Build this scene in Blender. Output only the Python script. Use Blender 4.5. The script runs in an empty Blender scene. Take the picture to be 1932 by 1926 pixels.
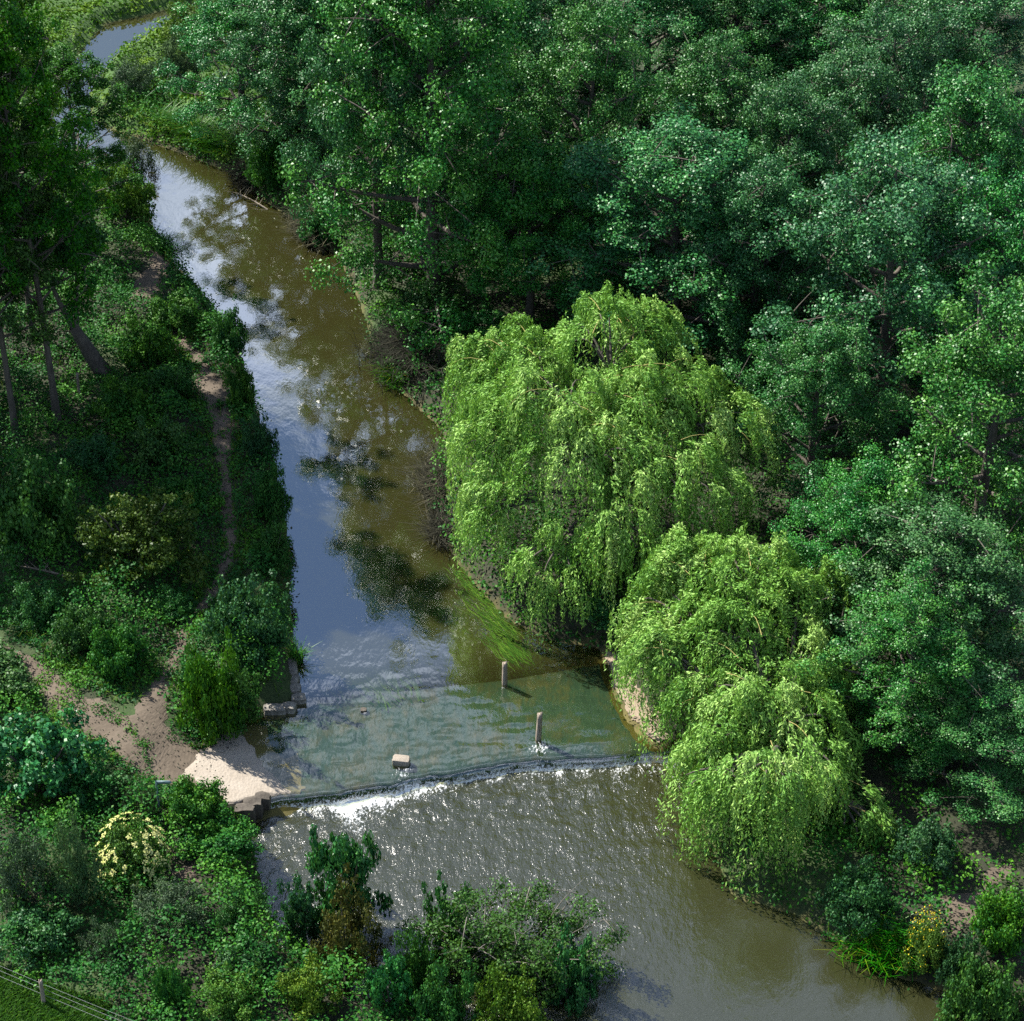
import bpy, math, random
import numpy as np

# ------------------------------------------------------------------ camera, sky, sun, exposure
SC = bpy.context.scene
COL = SC.collection
CAM_H, CAM_DEP, CAM_F = 58.0, math.radians(35.0), 4184.0      # survey constants of the view
cam = bpy.data.cameras.new("camera")
cam_o = bpy.data.objects.new("camera", cam)
COL.objects.link(cam_o)
cam_o.location = (0, 0, CAM_H)
cam_o.rotation_euler = (math.pi / 2 - CAM_DEP, 0, 0)
cam.sensor_fit = 'HORIZONTAL'
cam.sensor_width = 56.0
cam.lens = 56.0 * CAM_F / 1932.0
cam.clip_start = 1.0
cam.clip_end = 6000.0
SC.camera = cam_o

SUN_AZ, SUN_EL = math.radians(-55.0), math.radians(45.0)       # clockwise from +Y
w = bpy.data.worlds.new("World")
SC.world = w
w.use_nodes = True
nt = w.node_tree
bg = nt.nodes['Background']
sky = nt.nodes.new("ShaderNodeTexSky")
sky.sky_type = 'NISHITA'
sky.sun_disc = False
sky.sun_elevation = SUN_EL
sky.sun_rotation = SUN_AZ
sky.air_density = 1.0
sky.dust_density = 0.3
sky.ozone_density = 3.5
# scattered fair-weather clouds over the whole sky
tc = nt.nodes.new("ShaderNodeTexCoord")
cn = nt.nodes.new("ShaderNodeTexNoise")
cn.inputs['Scale'].default_value = 3.2
cn.inputs['Detail'].default_value = 7
cn.inputs['Roughness'].default_value = 0.55
cr = nt.nodes.new("ShaderNodeValToRGB")
cr.color_ramp.elements[0].position = 0.50
cr.color_ramp.elements[1].position = 0.72
cmix = nt.nodes.new("ShaderNodeMix")
cmix.data_type = 'RGBA'
cmix.inputs[7].default_value = (16.0, 18.0, 22.0, 1)
nt.links.new(tc.outputs['Generated'], cn.inputs['Vector'])
nt.links.new(cn.outputs['Fac'], cr.inputs[0])
nt.links.new(cr.outputs[0], cmix.inputs[0])
nt.links.new(sky.outputs[0], cmix.inputs[6])
nt.links.new(cmix.outputs[2], bg.inputs[0])
bg.inputs[1].default_value = 0.056

sun = bpy.data.lights.new("sun", 'SUN')
sun.energy = 5.0
sun.angle = math.radians(0.55)
sun.color = (1.0, 0.95, 0.86)
sun_o = bpy.data.objects.new("sun", sun)
COL.objects.link(sun_o)
sun_o.location = (-60, 120, 90)
sun_o.rotation_euler = (math.pi / 2 - SUN_EL, 0, -SUN_AZ + math.pi)

vs = SC.view_settings
vs.view_transform = 'Standard'
vs.look = 'None'
vs.exposure = 1.42
vs.gamma = 1.0
vs.use_curve_mapping = False
SC.cycles.max_bounces = 7
SC.cycles.diffuse_bounces = 1
SC.cycles.glossy_bounces = 2
SC.cycles.transmission_bounces = 3
SC.cycles.transparent_max_bounces = 8
SC.cycles.sample_clamp_indirect = 1.3
SC.cycles.sample_clamp_direct = 3.0
SC.cycles.caustics_reflective = False
SC.cycles.caustics_refractive = False
SC.cycles.use_denoising = False
SC.cycles.use_adaptive_sampling = False

# ------------------------------------------------------------------ helpers
rng = np.random.default_rng(7)


def ray(u, v):
    x, y = (u - 966.0) / CAM_F, -(v - 963.0) / CAM_F
    return (x, math.cos(CAM_DEP) + y * math.sin(CAM_DEP), -math.sin(CAM_DEP) + y * math.cos(CAM_DEP))


def G(u, v, z=0.0):
    """plan position (metres) of a surveyed mark at level z"""
    d = ray(u, v)
    k = (z - CAM_H) / d[2]
    return (d[0] * k, d[1] * k)


def T(u, v, Y):
    """a tall thing whose foot lies at northing Y: its easting and its height"""
    d = ray(u, v)
    return d[0] / d[1] * Y, CAM_H + Y * d[2] / d[1]


def hash2(ix, iy, seed):
    n = (ix.astype(np.int64) * 374761393 + iy.astype(np.int64) * 668265263 + seed * 1442695041) & 0x7fffffff
    n = ((n ^ (n >> 13)) * 1274126177) & 0x7fffffff
    return ((n ^ (n >> 16)) & 0xffff) / 65535.0


def vnoise(x, y, seed=0):
    x = np.asarray(x, float)
    y = np.asarray(y, float)
    ix, iy = np.floor(x), np.floor(y)
    fx, fy = x - ix, y - iy
    fx, fy = fx * fx * (3 - 2 * fx), fy * fy * (3 - 2 * fy)
    a, b = hash2(ix, iy, seed), hash2(ix + 1, iy, seed)
    c, d = hash2(ix, iy + 1, seed), hash2(ix + 1, iy + 1, seed)
    return (a * (1 - fx) + b * fx) * (1 - fy) + (c * (1 - fx) + d * fx) * fy


def fbm(x, y, seed=0, o=3):
    s, amp, t = 0, 1.0, 0
    for i in range(o):
        s = s + amp * vnoise(np.asarray(x) * 2 ** i, np.asarray(y) * 2 ** i, seed + i)
        t += amp
        amp *= 0.5
    return s / t


def sstep(a, b, x):
    t = np.clip((x - a) / (b - a), 0, 1)
    return t * t * (3 - 2 * t)


def seg_dist(px, py, pts, closed=True):
    pts = np.asarray(pts, float)
    d = np.full(px.shape, 1e9)
    n = len(pts)
    for i in range(n if closed else n - 1):
        a, b = pts[i], pts[(i + 1) % n]
        ab = b - a
        t = np.clip(((px - a[0]) * ab[0] + (py - a[1]) * ab[1]) / max(ab @ ab, 1e-9), 0, 1)
        d = np.minimum(d, np.hypot(px - a[0] - t * ab[0], py - a[1] - t * ab[1]))
    return d


def inside(px, py, pts):
    r = np.zeros(px.shape, bool)
    n = len(pts)
    j = n - 1
    for i in range(n):
        xi, yi = pts[i]
        xj, yj = pts[j]
        if yi != yj:
            c = ((yi > py) != (yj > py)) & (px < (xj - xi) * (py - yi) / (yj - yi) + xi)
            r ^= c
        j = i
    return r


def sdist(px, py, pts):
    d = seg_dist(px, py, pts)
    return np.where(inside(px, py, pts), -d, d)


def smooth_poly(pts, it=2, closed=True):
    p = np.asarray(pts, float)
    for _ in range(it):
        if closed:
            q = np.roll(p, -1, 0)
            p = np.stack([p * .75 + q * .25, p * .25 + q * .75], 1).reshape(-1, 2)
        else:
            a, b = p[:-1], p[1:]
            m = np.stack([a * .75 + b * .25, a * .25 + b * .75], 1).reshape(-1, 2)
            p = np.vstack([p[:1], m, p[-1:]])
    return p


def unit(v):
    return v / np.maximum(np.linalg.norm(v, axis=-1, keepdims=True), 1e-9)


def new_mesh(name, V, F, mat=None, smooth=False, face_attr=None, vert_attr=None):
    """V (n,3); F: list of (m,k) int arrays"""
    me = bpy.data.meshes.new(name)
    V = np.ascontiguousarray(V, dtype=np.float32)
    if not isinstance(F, list):
        F = [F]
    F = [np.asarray(f, dtype=np.int32) for f in F if len(f)]
    me.vertices.add(len(V))
    me.vertices.foreach_set("co", V.ravel())
    loops = np.concatenate([f.ravel() for f in F])
    tot = np.concatenate([np.full(len(f), f.shape[1], np.int32) for f in F])
    start = np.concatenate([[0], np.cumsum(tot)[:-1]]).astype(np.int32)
    me.loops.add(len(loops))
    me.loops.foreach_set("vertex_index", loops)
    me.polygons.add(len(tot))
    me.polygons.foreach_set("loop_start", start)
    me.polygons.foreach_set("loop_total", tot)
    if smooth:
        me.polygons.foreach_set("use_smooth", np.ones(len(tot), bool))
    for k, a in (face_attr or {}).items():
        at = me.attributes.new(k, 'FLOAT', 'FACE')
        at.data.foreach_set("value", np.asarray(a, np.float32))
    for k, a in (vert_attr or {}).items():
        at = me.attributes.new(k, 'FLOAT', 'POINT')
        at.data.foreach_set("value", np.asarray(a, np.float32))
    me.update()
    if mat:
        me.materials.append(mat)
    return me


def add(name, me, parent=None, label=None, cat=None, group=None, kind=None, loc=None):
    o = bpy.data.objects.new(name, me)
    COL.objects.link(o)
    if parent:
        o.parent = parent
    if loc is not None:
        o.location = loc
    tag(o, label, cat, group, kind)
    return o


def tag(o, label=None, cat=None, group=None, kind=None):
    for k, v in (('label', label), ('category', cat), ('group', group), ('kind', kind)):
        if v:
            o[k] = v
    return o


def empty(name, loc, rz=0, **k):
    o = add(name, None, loc=loc, **k)
    o.rotation_euler = (0, 0, rz)
    o.empty_display_size = 0.3
    return o


def leaf_geo(P, N, L, W, fold=0.25, droop=None, rg=rng):
    """one folded leaf (4 corners) per point; N unit normals; L, W arrays"""
    n = len(P)
    r = unit(rg.normal(size=(n, 3))) if droop is None else droop
    a = unit(r - (r * N).sum(1, keepdims=True) * N)
    b = np.cross(N, a)
    L = np.broadcast_to(np.asarray(L, float), (n,))[:, None]
    W = np.broadcast_to(np.asarray(W, float), (n,))[:, None]
    V = np.empty((n, 4, 3))
    V[:, 0] = P - a * L * .5
    V[:, 2] = P + a * L * .5
    mid = P - a * L * .06 + N * W * fold
    V[:, 1] = mid + b * W * .5
    V[:, 3] = mid - b * W * .5
    F = np.arange(n * 4).reshape(n, 4)
    return V.reshape(-1, 3), F


class Tubes:
    def __init__(self, sides=6):
        self.V, self.F, self.n, self.k = [], [], 0, sides

    def add(self, pts, rad):
        pts = np.asarray(pts, float)
        m, k = len(pts), self.k
        tan = unit(np.gradient(pts, axis=0))
        ref = np.where(np.abs(tan[:, 2:3]) > .9, np.array([[1., 0, 0]]), np.array([[0, 0, 1.]]))
        a = unit(np.cross(tan, ref))
        b = np.cross(tan, a)
        th = np.linspace(0, 2 * math.pi, k, endpoint=False)
        rad = np.broadcast_to(np.asarray(rad, float), (m,))
        ring = pts[:, None] + rad[:, None, None] * (np.cos(th)[None, :, None] * a[:, None] + np.sin(th)[None, :, None] * b[:, None])
        self.V.append(ring.reshape(-1, 3))
        i = np.arange(m - 1)[:, None] * k
        j = np.arange(k)[None]
        f = np.stack([i + j, i + (j + 1) % k, i + k + (j + 1) % k, i + k + j], -1).reshape(-1, 4) + self.n
        self.F.append(f)
        self.n += m * k

    def mesh(self, name, mat):
        return new_mesh(name, np.vstack(self.V), np.vstack(self.F), mat, smooth=True)


def bez(p0, p1, p2, n):
    t = np.linspace(0, 1, n)[:, None]
    return (1 - t) ** 2 * np.asarray(p0) + 2 * t * (1 - t) * np.asarray(p1) + t * t * np.asarray(p2)


# ------------------------------------------------------------------ materials
def material(name):
    m = bpy.data.materials.new(name)
    m.use_nodes = True
    nt = m.node_tree
    p = nt.nodes['Principled BSDF']
    return m, nt, p, nt.nodes['Material Output']


def ramp(nt, stops):
    r = nt.nodes.new("ShaderNodeValToRGB")
    els = r.color_ramp.elements
    while len(els) < len(stops):
        els.new(0.5)
    for e, (p, c) in zip(els, stops):
        e.position = p
        e.color = (*c, 1)
    return r


def noise(nt, scale, detail=4, rough=.55, coord='Object', stretch=None, rot=None):
    tc = nt.nodes.new("ShaderNodeTexCoord")
    n = nt.nodes.new("ShaderNodeTexNoise")
    n.inputs['Scale'].default_value = scale
    n.inputs['Detail'].default_value = detail
    n.inputs['Roughness'].default_value = rough
    if stretch or rot:
        mp = nt.nodes.new("ShaderNodeMapping")
        mp.inputs['Scale'].default_value = stretch or (1, 1, 1)
        mp.inputs['Rotation'].default_value = (0, 0, rot or 0)
        nt.links.new(tc.outputs[coord], mp.inputs[0])
        nt.links.new(mp.outputs[0], n.inputs['Vector'])
    else:
        nt.links.new(tc.outputs[coord], n.inputs['Vector'])
    return n


def mixc(nt, fac, a, b):
    m = nt.nodes.new("ShaderNodeMix")
    m.data_type = 'RGBA'
    for sock, v in ((0, fac), (6, a), (7, b)):
        if hasattr(v, 'is_linked') or hasattr(v, 'links'):
            nt.links.new(v, m.inputs[sock])
        elif sock == 0:
            m.inputs[0].default_value = v
        else:
            m.inputs[sock].default_value = (*v, 1)
    return m.outputs[2]


def mathn(nt, op, a, b=None, clamp=False):
    m = nt.nodes.new("ShaderNodeMath")
    m.operation = op
    m.use_clamp = clamp
    for i, v in enumerate((a, b)):
        if v is None:
            continue
        if hasattr(v, 'links'):
            nt.links.new(v, m.inputs[i])
        else:
            m.inputs[i].default_value = v
    return m.outputs[0]


def attr(nt, name):
    a = nt.nodes.new("ShaderNodeAttribute")
    a.attribute_name = name
    return a


def bump(nt, p, height, strength=.4, dist=.05):
    b = nt.nodes.new("ShaderNodeBump")
    b.inputs['Strength'].default_value = strength
    b.inputs['Distance'].default_value = dist
    nt.links.new(height, b.inputs['Height'])
    nt.links.new(b.outputs[0], p.inputs['Normal'])
    return b


def leaf_mat(name, stops, rough=.42, spec=.5, trans=.3, tcol=(.10, .22, .02), vary=1.):
    """leaf blade: colour by the leaf's own tone, thin and a little translucent"""
    m, nt, p, out = material(name)
    a = attr(nt, "tone")
    r = ramp(nt, stops)
    oi = nt.nodes.new("ShaderNodeObjectInfo")          # each plant a little lighter or darker than its neighbour
    sh = mathn(nt, 'MULTIPLY', mathn(nt, 'SUBTRACT', oi.outputs['Random'], .5), .34 * vary)
    nt.links.new(mathn(nt, 'ADD', a.outputs['Fac'], sh, True), r.inputs[0])
    hs = nt.nodes.new("ShaderNodeHueSaturation")
    wn = nt.nodes.new("ShaderNodeTexWhiteNoise")
    wn.noise_dimensions = '1D'
    nt.links.new(oi.outputs['Random'], wn.inputs['W'])
    nt.links.new(mathn(nt, 'ADD', mathn(nt, 'MULTIPLY', wn.outputs['Value'], .038 * vary), .5 - .022 * vary), hs.inputs['Hue'])
    nt.links.new(mathn(nt, 'ADD', mathn(nt, 'MULTIPLY', oi.outputs['Random'], .22 * vary), 1. - .08 * vary), hs.inputs['Saturation'])
    nt.links.new(r.outputs[0], hs.inputs['Color'])
    r = hs
    nt.links.new(r.outputs[0], p.inputs['Base Color'])
    p.inputs['Roughness'].default_value = rough
    p.inputs['Specular IOR Level'].default_value = spec
    t = nt.nodes.new("ShaderNodeBsdfTranslucent")
    tm = mixc(nt, .55, r.outputs[0], tcol)
    nt.links.new(tm, t.inputs[0])
    ms = nt.nodes.new("ShaderNodeMixShader")
    ms.inputs[0].default_value = trans * .65
    nt.links.new(p.outputs[0], ms.inputs[1])
    nt.links.new(t.outputs[0], ms.inputs[2])
    nt.links.new(ms.outputs[0], out.inputs[0])
    return m


def bark_mat(name, c0, c1):
    m, nt, p, out = material(name)
    n = noise(nt, 5, 6, .7, stretch=(1, 1, .25))
    r = ramp(nt, [(.3, c0), (.7, c1)])
    nt.links.new(n.outputs[0], r.inputs[0])
    nt.links.new(r.outputs[0], p.inputs['Base Color'])
    p.inputs['Roughness'].default_value = .9
    bump(nt, p, n.outputs[0], .8, .05)
    return m


M = {}
M['poplar'] = leaf_mat("poplar_leaf", [(0, (.014, .080, .024)), (.5, (.028, .137, .034)), (1, (.072, .220, .044))], .45, .30, .13, (.08, .26, .01))
M['ltree'] = leaf_mat("tall_tree_leaf", [(0, (.009, .044, .008)), (.5, (.020, .080, .012)), (1, (.055, .155, .016))], .5, .15, .25, (.08, .24, .01))
M['willow'] = leaf_mat("willow_leaf", [(0, (.078, .205, .030)), (.5, (.168, .350, .056)), (1, (.33, .50, .135))], .55, .2, .30, (.20, .36, .02), 0.)
M['nettle'] = leaf_mat("nettle_leaf", [(0, (.010, .060, .014)), (.5, (.022, .105, .018)), (1, (.065, .185, .024))], .55, .15, .22, (.07, .22, .01))
M['bush'] = leaf_mat("shrub_leaf", [(0, (.012, .060, .018)), (.5, (.026, .095, .024)), (1, (.06, .155, .034))], .5, .18, .2, (.07, .18, .015))
M['sallow'] = leaf_mat("sallow_leaf", [(0, (.026, .058, .028)), (.5, (.046, .092, .038)), (1, (.085, .140, .05))], .6, .2, .18, (.08, .15, .03))
M['hawthorn'] = leaf_mat("hawthorn_leaf", [(0, (.016, .048, .008)), (.5, (.036, .085, .011)), (1, (.085, .140, .020))], .5, .18, .2, (.10, .17, .01))
M['russet'] = leaf_mat("russet_leaf", [(0, (.024, .036, .008)), (.5, (.048, .064, .012)), (1, (.095, .090, .016))], .55, .18, .2, (.10, .10, .015))
M['sycamore'] = leaf_mat("sycamore_leaf", [(0, (.014, .080, .028)), (.5, (.028, .130, .038)), (1, (.06, .19, .048))], .42, .24, .2, (.07, .22, .02))
M['lime'] = leaf_mat("lime_leaf", [(0, (.026, .080, .010)), (.5, (.058, .140, .014)), (1, (.13, .21, .024))], .55, .16, .25, (.13, .26, .01))
M['reed'] = leaf_mat("reed_blade", [(0, (.016, .080, .010)), (.6, (.035, .14, .014)), (1, (.20, .22, .04))], .45, .25, .25, (.1, .26, .01))
M['deadreed'] = leaf_mat("dead_reed_blade", [(0, (.014, .014, .010)), (.6, (.040, .042, .028)), (1, (.15, .14, .09))], .8, .15, .1, (.1, .08, .04))
M['weed'] = leaf_mat("water_weed_blade", [(0, (.012, .060, .004)), (.5, (.030, .120, .006)), (1, (.11, .24, .012))], .4, .3, .15, (.06, .16, .01))
M['grass'] = leaf_mat("grass_blade", [(0, (.022, .075, .008)), (.5, (.045, .125, .012)), (1, (.11, .19, .025))], .6, .15, .25, (.12, .26, .015))
M['cream'] = leaf_mat("elder_blossom", [(0, (.40, .43, .11)), (1, (.60, .60, .26))], .7, .2, .2, (.5, .5, .25), 0.)
M['yellow'] = leaf_mat("yellow_blossom", [(0, (.42, .34, .01)), (1, (.60, .48, .02))], .6, .2, .2, (.5, .45, .02), 0.)
M['bark'] = bark_mat("bark", (.030, .024, .020), (.11, .095, .075))
M['barkpale'] = bark_mat("pale_bark", (.06, .055, .045), (.22, .20, .17))
M['twig'] = bark_mat("bare_twig", (.12, .10, .075), (.26, .22, .17))
M['wtwig'] = bark_mat("willow_twig", (.20, .17, .05), (.42, .36, .12))


# ------------------------------------------------------------------ plan of the river (metres)
def pl(lst, z=0.):
    return [G(u, v, z) for u, v in lst]


LOWZ = -0.6
up_left = [(497, 1512), (470, 1440), (440, 1385), (520, 1345), (565, 1325), (556, 1240), (543, 1150), (548, 1080),
           (537, 1000), (518, 880), (480, 770), (458, 690), (440, 640), (400, 580), (360, 530), (315, 490), (298, 455),
           (283, 420), (266, 350), (205, 332), (110, 312), (66, 220), (126, 130), (178, 66), (198, 44), (250, 33),
           (330, 13), (430, -8), (520, -18)]
up_right = [(520, 6), (400, 27), (310, 62), (275, 76), (228, 98), (205, 125), (172, 180), (176, 228), (222, 246),
            (262, 258), (300, 272), (375, 300), (430, 322), (470, 352), (520, 390), (560, 416), (640, 484), (668, 535),
            (694, 605), (715, 680), (748, 725), (800, 775), (838, 810), (835, 850), (822, 900), (828, 980), (860, 1050),
            (905, 1108), (960, 1165), (1030, 1205), (1100, 1214), (1150, 1228), (1168, 1290), (1200, 1350), (1250, 1398),
            (1300, 1412)]
crest = [(445, 1530), (500, 1508), (640, 1492), (760, 1470), (900, 1445), (1010, 1428), (1120, 1425), (1200, 1418), (1300, 1412)]
lo_right = [(1300, 1440), (1330, 1560), (1385, 1690), (1500, 1722), (1600, 1790), (1700, 1842), (1800, 1872), (1870, 1930), (2050, 2060), (2200, 2150)]
lo_left = [(1500, 2250), (1150, 2080), (960, 1990), (760, 1915), (620, 1850), (530, 1790), (500, 1715), (482, 1640), (468, 1580), (462, 1545)]
UPPER = np.array(pl(up_left) + pl(up_right) + pl([(1290, 1440), (490, 1530)]))
CREST = np.array(pl(crest, -.15))
LOWER = np.array(pl([(462, 1530), (640, 1480), (900, 1435), (1290, 1405)]) + pl(lo_right, LOWZ) + pl(lo_left, LOWZ))
SILL = np.array(pl([(440, 1362), (570, 1330), (740, 1306), (960, 1282), (1120, 1255), (1190, 1235)], -.1))   # upstream edge of the apron


def crest_y(x):
    return np.interp(x, CREST[:, 0], CREST[:, 1])


def sill_y(x):
    return np.interp(x, SILL[:, 0], SILL[:, 1])


LANDING = np.array(pl([(345, 1470), (372, 1425), (420, 1385), (455, 1365), (530, 1350), (570, 1400), (570, 1490), (497, 1515), (440, 1540), (415, 1505)], .05))
TRACK = np.array(pl([(-40, 1175), (0, 1208), (70, 1260), (160, 1320), (250, 1360), (292, 1300), (316, 1252), (330, 1258), (312, 1310), (320, 1370),
                     (372, 1410), (455, 1365), (440, 1420), (420, 1490), (345, 1480), (270, 1470), (215, 1420), (150, 1390), (110, 1360), (85, 1320), (0, 1238), (-40, 1215)], .5))
PATH_C = smooth_poly(pl([(322, 1262), (345, 1205), (372, 1165), (425, 1100), (438, 1020), (432, 960), (425, 890), (405, 800), (395, 740), (385, 700), (360, 670), (330, 630)], .6), 2, False)
PATH_B = smooth_poly(pl([(425, 890), (430, 800), (422, 750), (395, 715)], .6), 2, False)
BARE = [np.array(pl(q, .5)) for q in (
    [(255, 540), (300, 500), (318, 515), (300, 560), (282, 585), (248, 575)],
    [(285, 500), (300, 470), (318, 492), (312, 505)],
    [(360, 735), (400, 710), (436, 740), (430, 765), (385, 760)],
    [(1780, 1700), (1850, 1690), (1900, 1660), (1910, 1640), (1850, 1660), (1840, 1740), (1800, 1770)],
    [(330, 1655), (365, 1650), (385, 1680), (345, 1690)])]
BEACH = np.array(pl([(1140, 1222), (1175, 1232), (1215, 1300), (1265, 1390), (1240, 1402), (1190, 1345), (1160, 1290)], .1))
FIELD = np.array(pl([(-60, 1835), (60, 1880), (210, 1930), (150, 2000), (-60, 2000)], .6))


def path_d(x, y):
    return np.minimum(seg_dist(x, y, PATH_C, False), seg_dist(x, y, PATH_B, False))


def ground_z(x, y):
    x = np.asarray(x, float)
    y = np.asarray(y, float)
    du, dl = sdist(x, y, UPPER), sdist(x, y, LOWER)
    wob = (fbm(x * .7, y * .7, 3) - .5) * .9
    n = fbm(x * .35, y * .35, 11)
    land = .55 + .5 * n
    land = land + sstep(135, 400, y) * 1.0
    pu = np.where(du > 0, sstep(-.1, 1.0, du + wob * .4 * (du > .3)) * land, -.95 * sstep(0, 2.2, -du) - .02)
    pd = np.where(dl > 0, LOWZ + sstep(-.1, 1.6, dl) * (land - LOWZ), LOWZ - .9 * sstep(0, 2., -dl) - .02)
    z = np.minimum(pu, pd)
    # stone landing and the track running down to it
    dn = sdist(x, y, LANDING)
    xw = np.interp(y, [63.3, 67.2], [-10.0, -11.4])
    lt = np.clip(-.11 * (x - xw), -.22, .22)
    bw = np.where(x > xw, .9, 3.2)
    bw = np.where(y < crest_y(x) + .15, .01, bw)
    dn = np.where(y < crest_y(x) + .15, np.maximum(dn, .02), dn)
    z = np.where(dn < bw, np.where(dl < 0, z, z * sstep(0, bw, dn) + lt * (1 - sstep(0, bw, dn))), z)
    bd = sdist(x, y, BEACH)
    z = np.where(bd < .5, z * sstep(0, .5, bd) + .05 * (1 - sstep(0, .5, bd)), z)
    return z


def gz1(x, y):
    return float(ground_z(np.array([x]), np.array([y]))[0])


def axis(lo, hi, step, far):
    a = np.arange(lo, hi + step, step)
    g = step * np.cumprod(np.full(40, 1.28))
    g = np.cumsum(g)
    g = g[g < far]
    return np.concatenate([(a[0] - g)[::-1], a, a[-1] + g])


def grid_faces(nx, ny):
    i = np.arange(nx - 1)[None] + np.arange(ny - 1)[:, None] * nx
    return np.stack([i, i + 1, i + nx + 1, i + nx], -1).reshape(-1, 4)


# ground: one sheet to the horizon
m, nt, p, out = material("soil_and_turf")
n1 = noise(nt, .35, 5)
n2 = noise(nt, 6, 6, .7)
soil = ramp(nt, [(.3, (.011, .015, .006)), (.7, (.030, .032, .014))])
nt.links.new(n2.outputs[0], soil.inputs[0])
turf = ramp(nt, [(.25, (.016, .045, .006)), (.6, (.036, .09, .01)), (.85, (.075, .12, .02))])
nt.links.new(n2.outputs[0], turf.inputs[0])
a = attr(nt, "turf")
silt = ramp(nt, [(.3, (.062, .056, .014)), (.7, (.120, .100, .028))])
nt.links.new(n1.outputs[0], silt.inputs[0])
c1 = mixc(nt, a.outputs['Fac'], soil.outputs[0], turf.outputs[0])
a2 = attr(nt, "silt")
c2 = mixc(nt, a2.outputs['Fac'], c1, silt.outputs[0])
nt.links.new(c2, p.inputs['Base Color'])
p.inputs['Roughness'].default_value = .95
bump(nt, p, n2.outputs[0], .6, .06)
M['ground'] = m
ax, ay = axis(-34, 34, .42, 2600), axis(46, 146, .48, 2600)
X, Y = np.meshgrid(ax, ay)
x, y = X.ravel(), Y.ravel()
z = ground_z(x, y)
du = np.minimum(sdist(x, y, UPPER), sdist(x, y, LOWER))
turf_a = np.where((y > 122) & (x < -12), 1.0, 0.0) + .15 * (sdist(x, y, FIELD) < 0.3)
far_a = (np.abs(x) > 60) | (y > 170) | (y < 40)
turf_a = np.clip(turf_a + far_a + .5 * sstep(.45, .7, fbm(x * .2, y * .2, 21)), 0, 1)
me = new_mesh("ground", np.stack([x, y, z], 1), grid_faces(len(ax), len(ay)), M['ground'], True,
              vert_attr={"turf": turf_a, "silt": sstep(.1, -.3, du)})
add("ground", me, kind="structure", label="bank soil and turf with the silty river bed between")


# sheets lying on the ground
def sheet(name, fn, box, res, dz, mat, **k):
    gx, gy = np.arange(box[0], box[1], res), np.arange(box[2], box[3], res)
    X, Y = np.meshgrid(gx, gy)
    x, y = X.ravel(), Y.ravel()
    d = fn(x, y)
    F = grid_faces(len(gx), len(gy))
    F = F[(d[F].min(1) < 0)]
    e = .01
    gx_, gy_ = (fn(x + e, y) - d) / e, (fn(x, y + e) - d) / e
    g2 = np.maximum(gx_ ** 2 + gy_ ** 2, .3)
    k_ = np.clip(np.maximum(d, 0) / g2, 0, res)        # draw the rim in to the true outline
    x, y = x - gx_ * k_, y - gy_ * k_
    used = np.unique(F)
    idx = np.full(len(x), -1)
    idx[used] = np.arange(len(used))
    x, y, d = x[used], y[used], d[used]
    z = ground_z(x, y) + dz * sstep(0.02, -.25, d) + .006
    me = new_mesh(name, np.stack([x, y, z], 1), idx[F], mat, True)
    return add(name, me, **k)


def dirt_mat(name, c0, c1, c2, sc=9, rough=.95, spk=40):
    m, nt, p, out = material(name)
    n1, n2 = noise(nt, .8, 5), noise(nt, sc, 8, .75)
    v = nt.nodes.new("ShaderNodeTexVoronoi")
    v.inputs['Scale'].default_value = spk
    r = ramp(nt, [(.25, c0), (.5, c1), (.78, c2)])
    f = mathn(nt, 'ADD', mathn(nt, 'MULTIPLY', n1.outputs[0], .45), mathn(nt, 'MULTIPLY', n2.outputs[0], .55))
    nt.links.new(f, r.inputs[0])
    nt.links.new(r.outputs[0], p.inputs['Base Color'])
    p.inputs['Roughness'].default_value = rough
    h = mathn(nt, 'ADD', n2.outputs[0], v.outputs['Distance'])
    bump(nt, p, h, .5, .03)
    return m


M['dirt'] = dirt_mat("trodden_earth", (.046, .035, .024), (.088, .068, .048), (.155, .124, .092))
M['slab'] = dirt_mat("pale_landing_stone", (.18, .15, .115), (.285, .245, .20), (.37, .335, .285), 14)
M['sand'] = dirt_mat("bank_sand", (.14, .10, .06), (.24, .185, .13), (.36, .30, .23), 8)


def edge_noise(x, y, a=.5, s=1.6):
    return (fbm(x * s, y * s, 33, 4) - .5) * 2 * a


bx = lambda P: (P[:, 0].min() - .8, P[:, 0].max() + .8, P[:, 1].min() - .8, P[:, 1].max() + .8)
sheet("dirt_track", lambda x, y: np.maximum(sdist(x, y, TRACK) + edge_noise(x, y, .5), -(sdist(x, y, LANDING) + edge_noise(x, y, .25, 2.5)) - .1),
      bx(TRACK), .12, .03, M['dirt'], kind="structure", label="wide trodden earth track leading to the ford landing")
sheet("landing", lambda x, y: np.maximum(sdist(x, y, LANDING) + edge_noise(x, y, .22, 2.5), crest_y(x) + .02 - y),
      bx(LANDING), .1, .05, M['slab'], kind="structure", label="pale pinkish stone landing sloping into the shallow water")
sheet("footpath", lambda x, y: np.minimum(path_d(x, y) - .27 + edge_noise(x, y, .26, 1.2), 9),
      bx(np.vstack([PATH_C, PATH_B])), .13, .03, M['dirt'], kind="structure", label="narrow earth footpath winding along the left bank")
for i, (b, l) in enumerate(zip(BARE, ("bare trodden patch by the left bank trees", "muddy cattle drink at the left water edge", "bare earth where the footpath widens at the bank",
                              "bare shaded earth in the lower right corner", "small bare earth patch beside the blossoming elder"))):
    sheet("bare_earth", lambda x, y: sdist(x, y, b) + edge_noise(x, y, .4), bx(b), .15, .03, M['dirt'], kind="structure", label=l)
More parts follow.
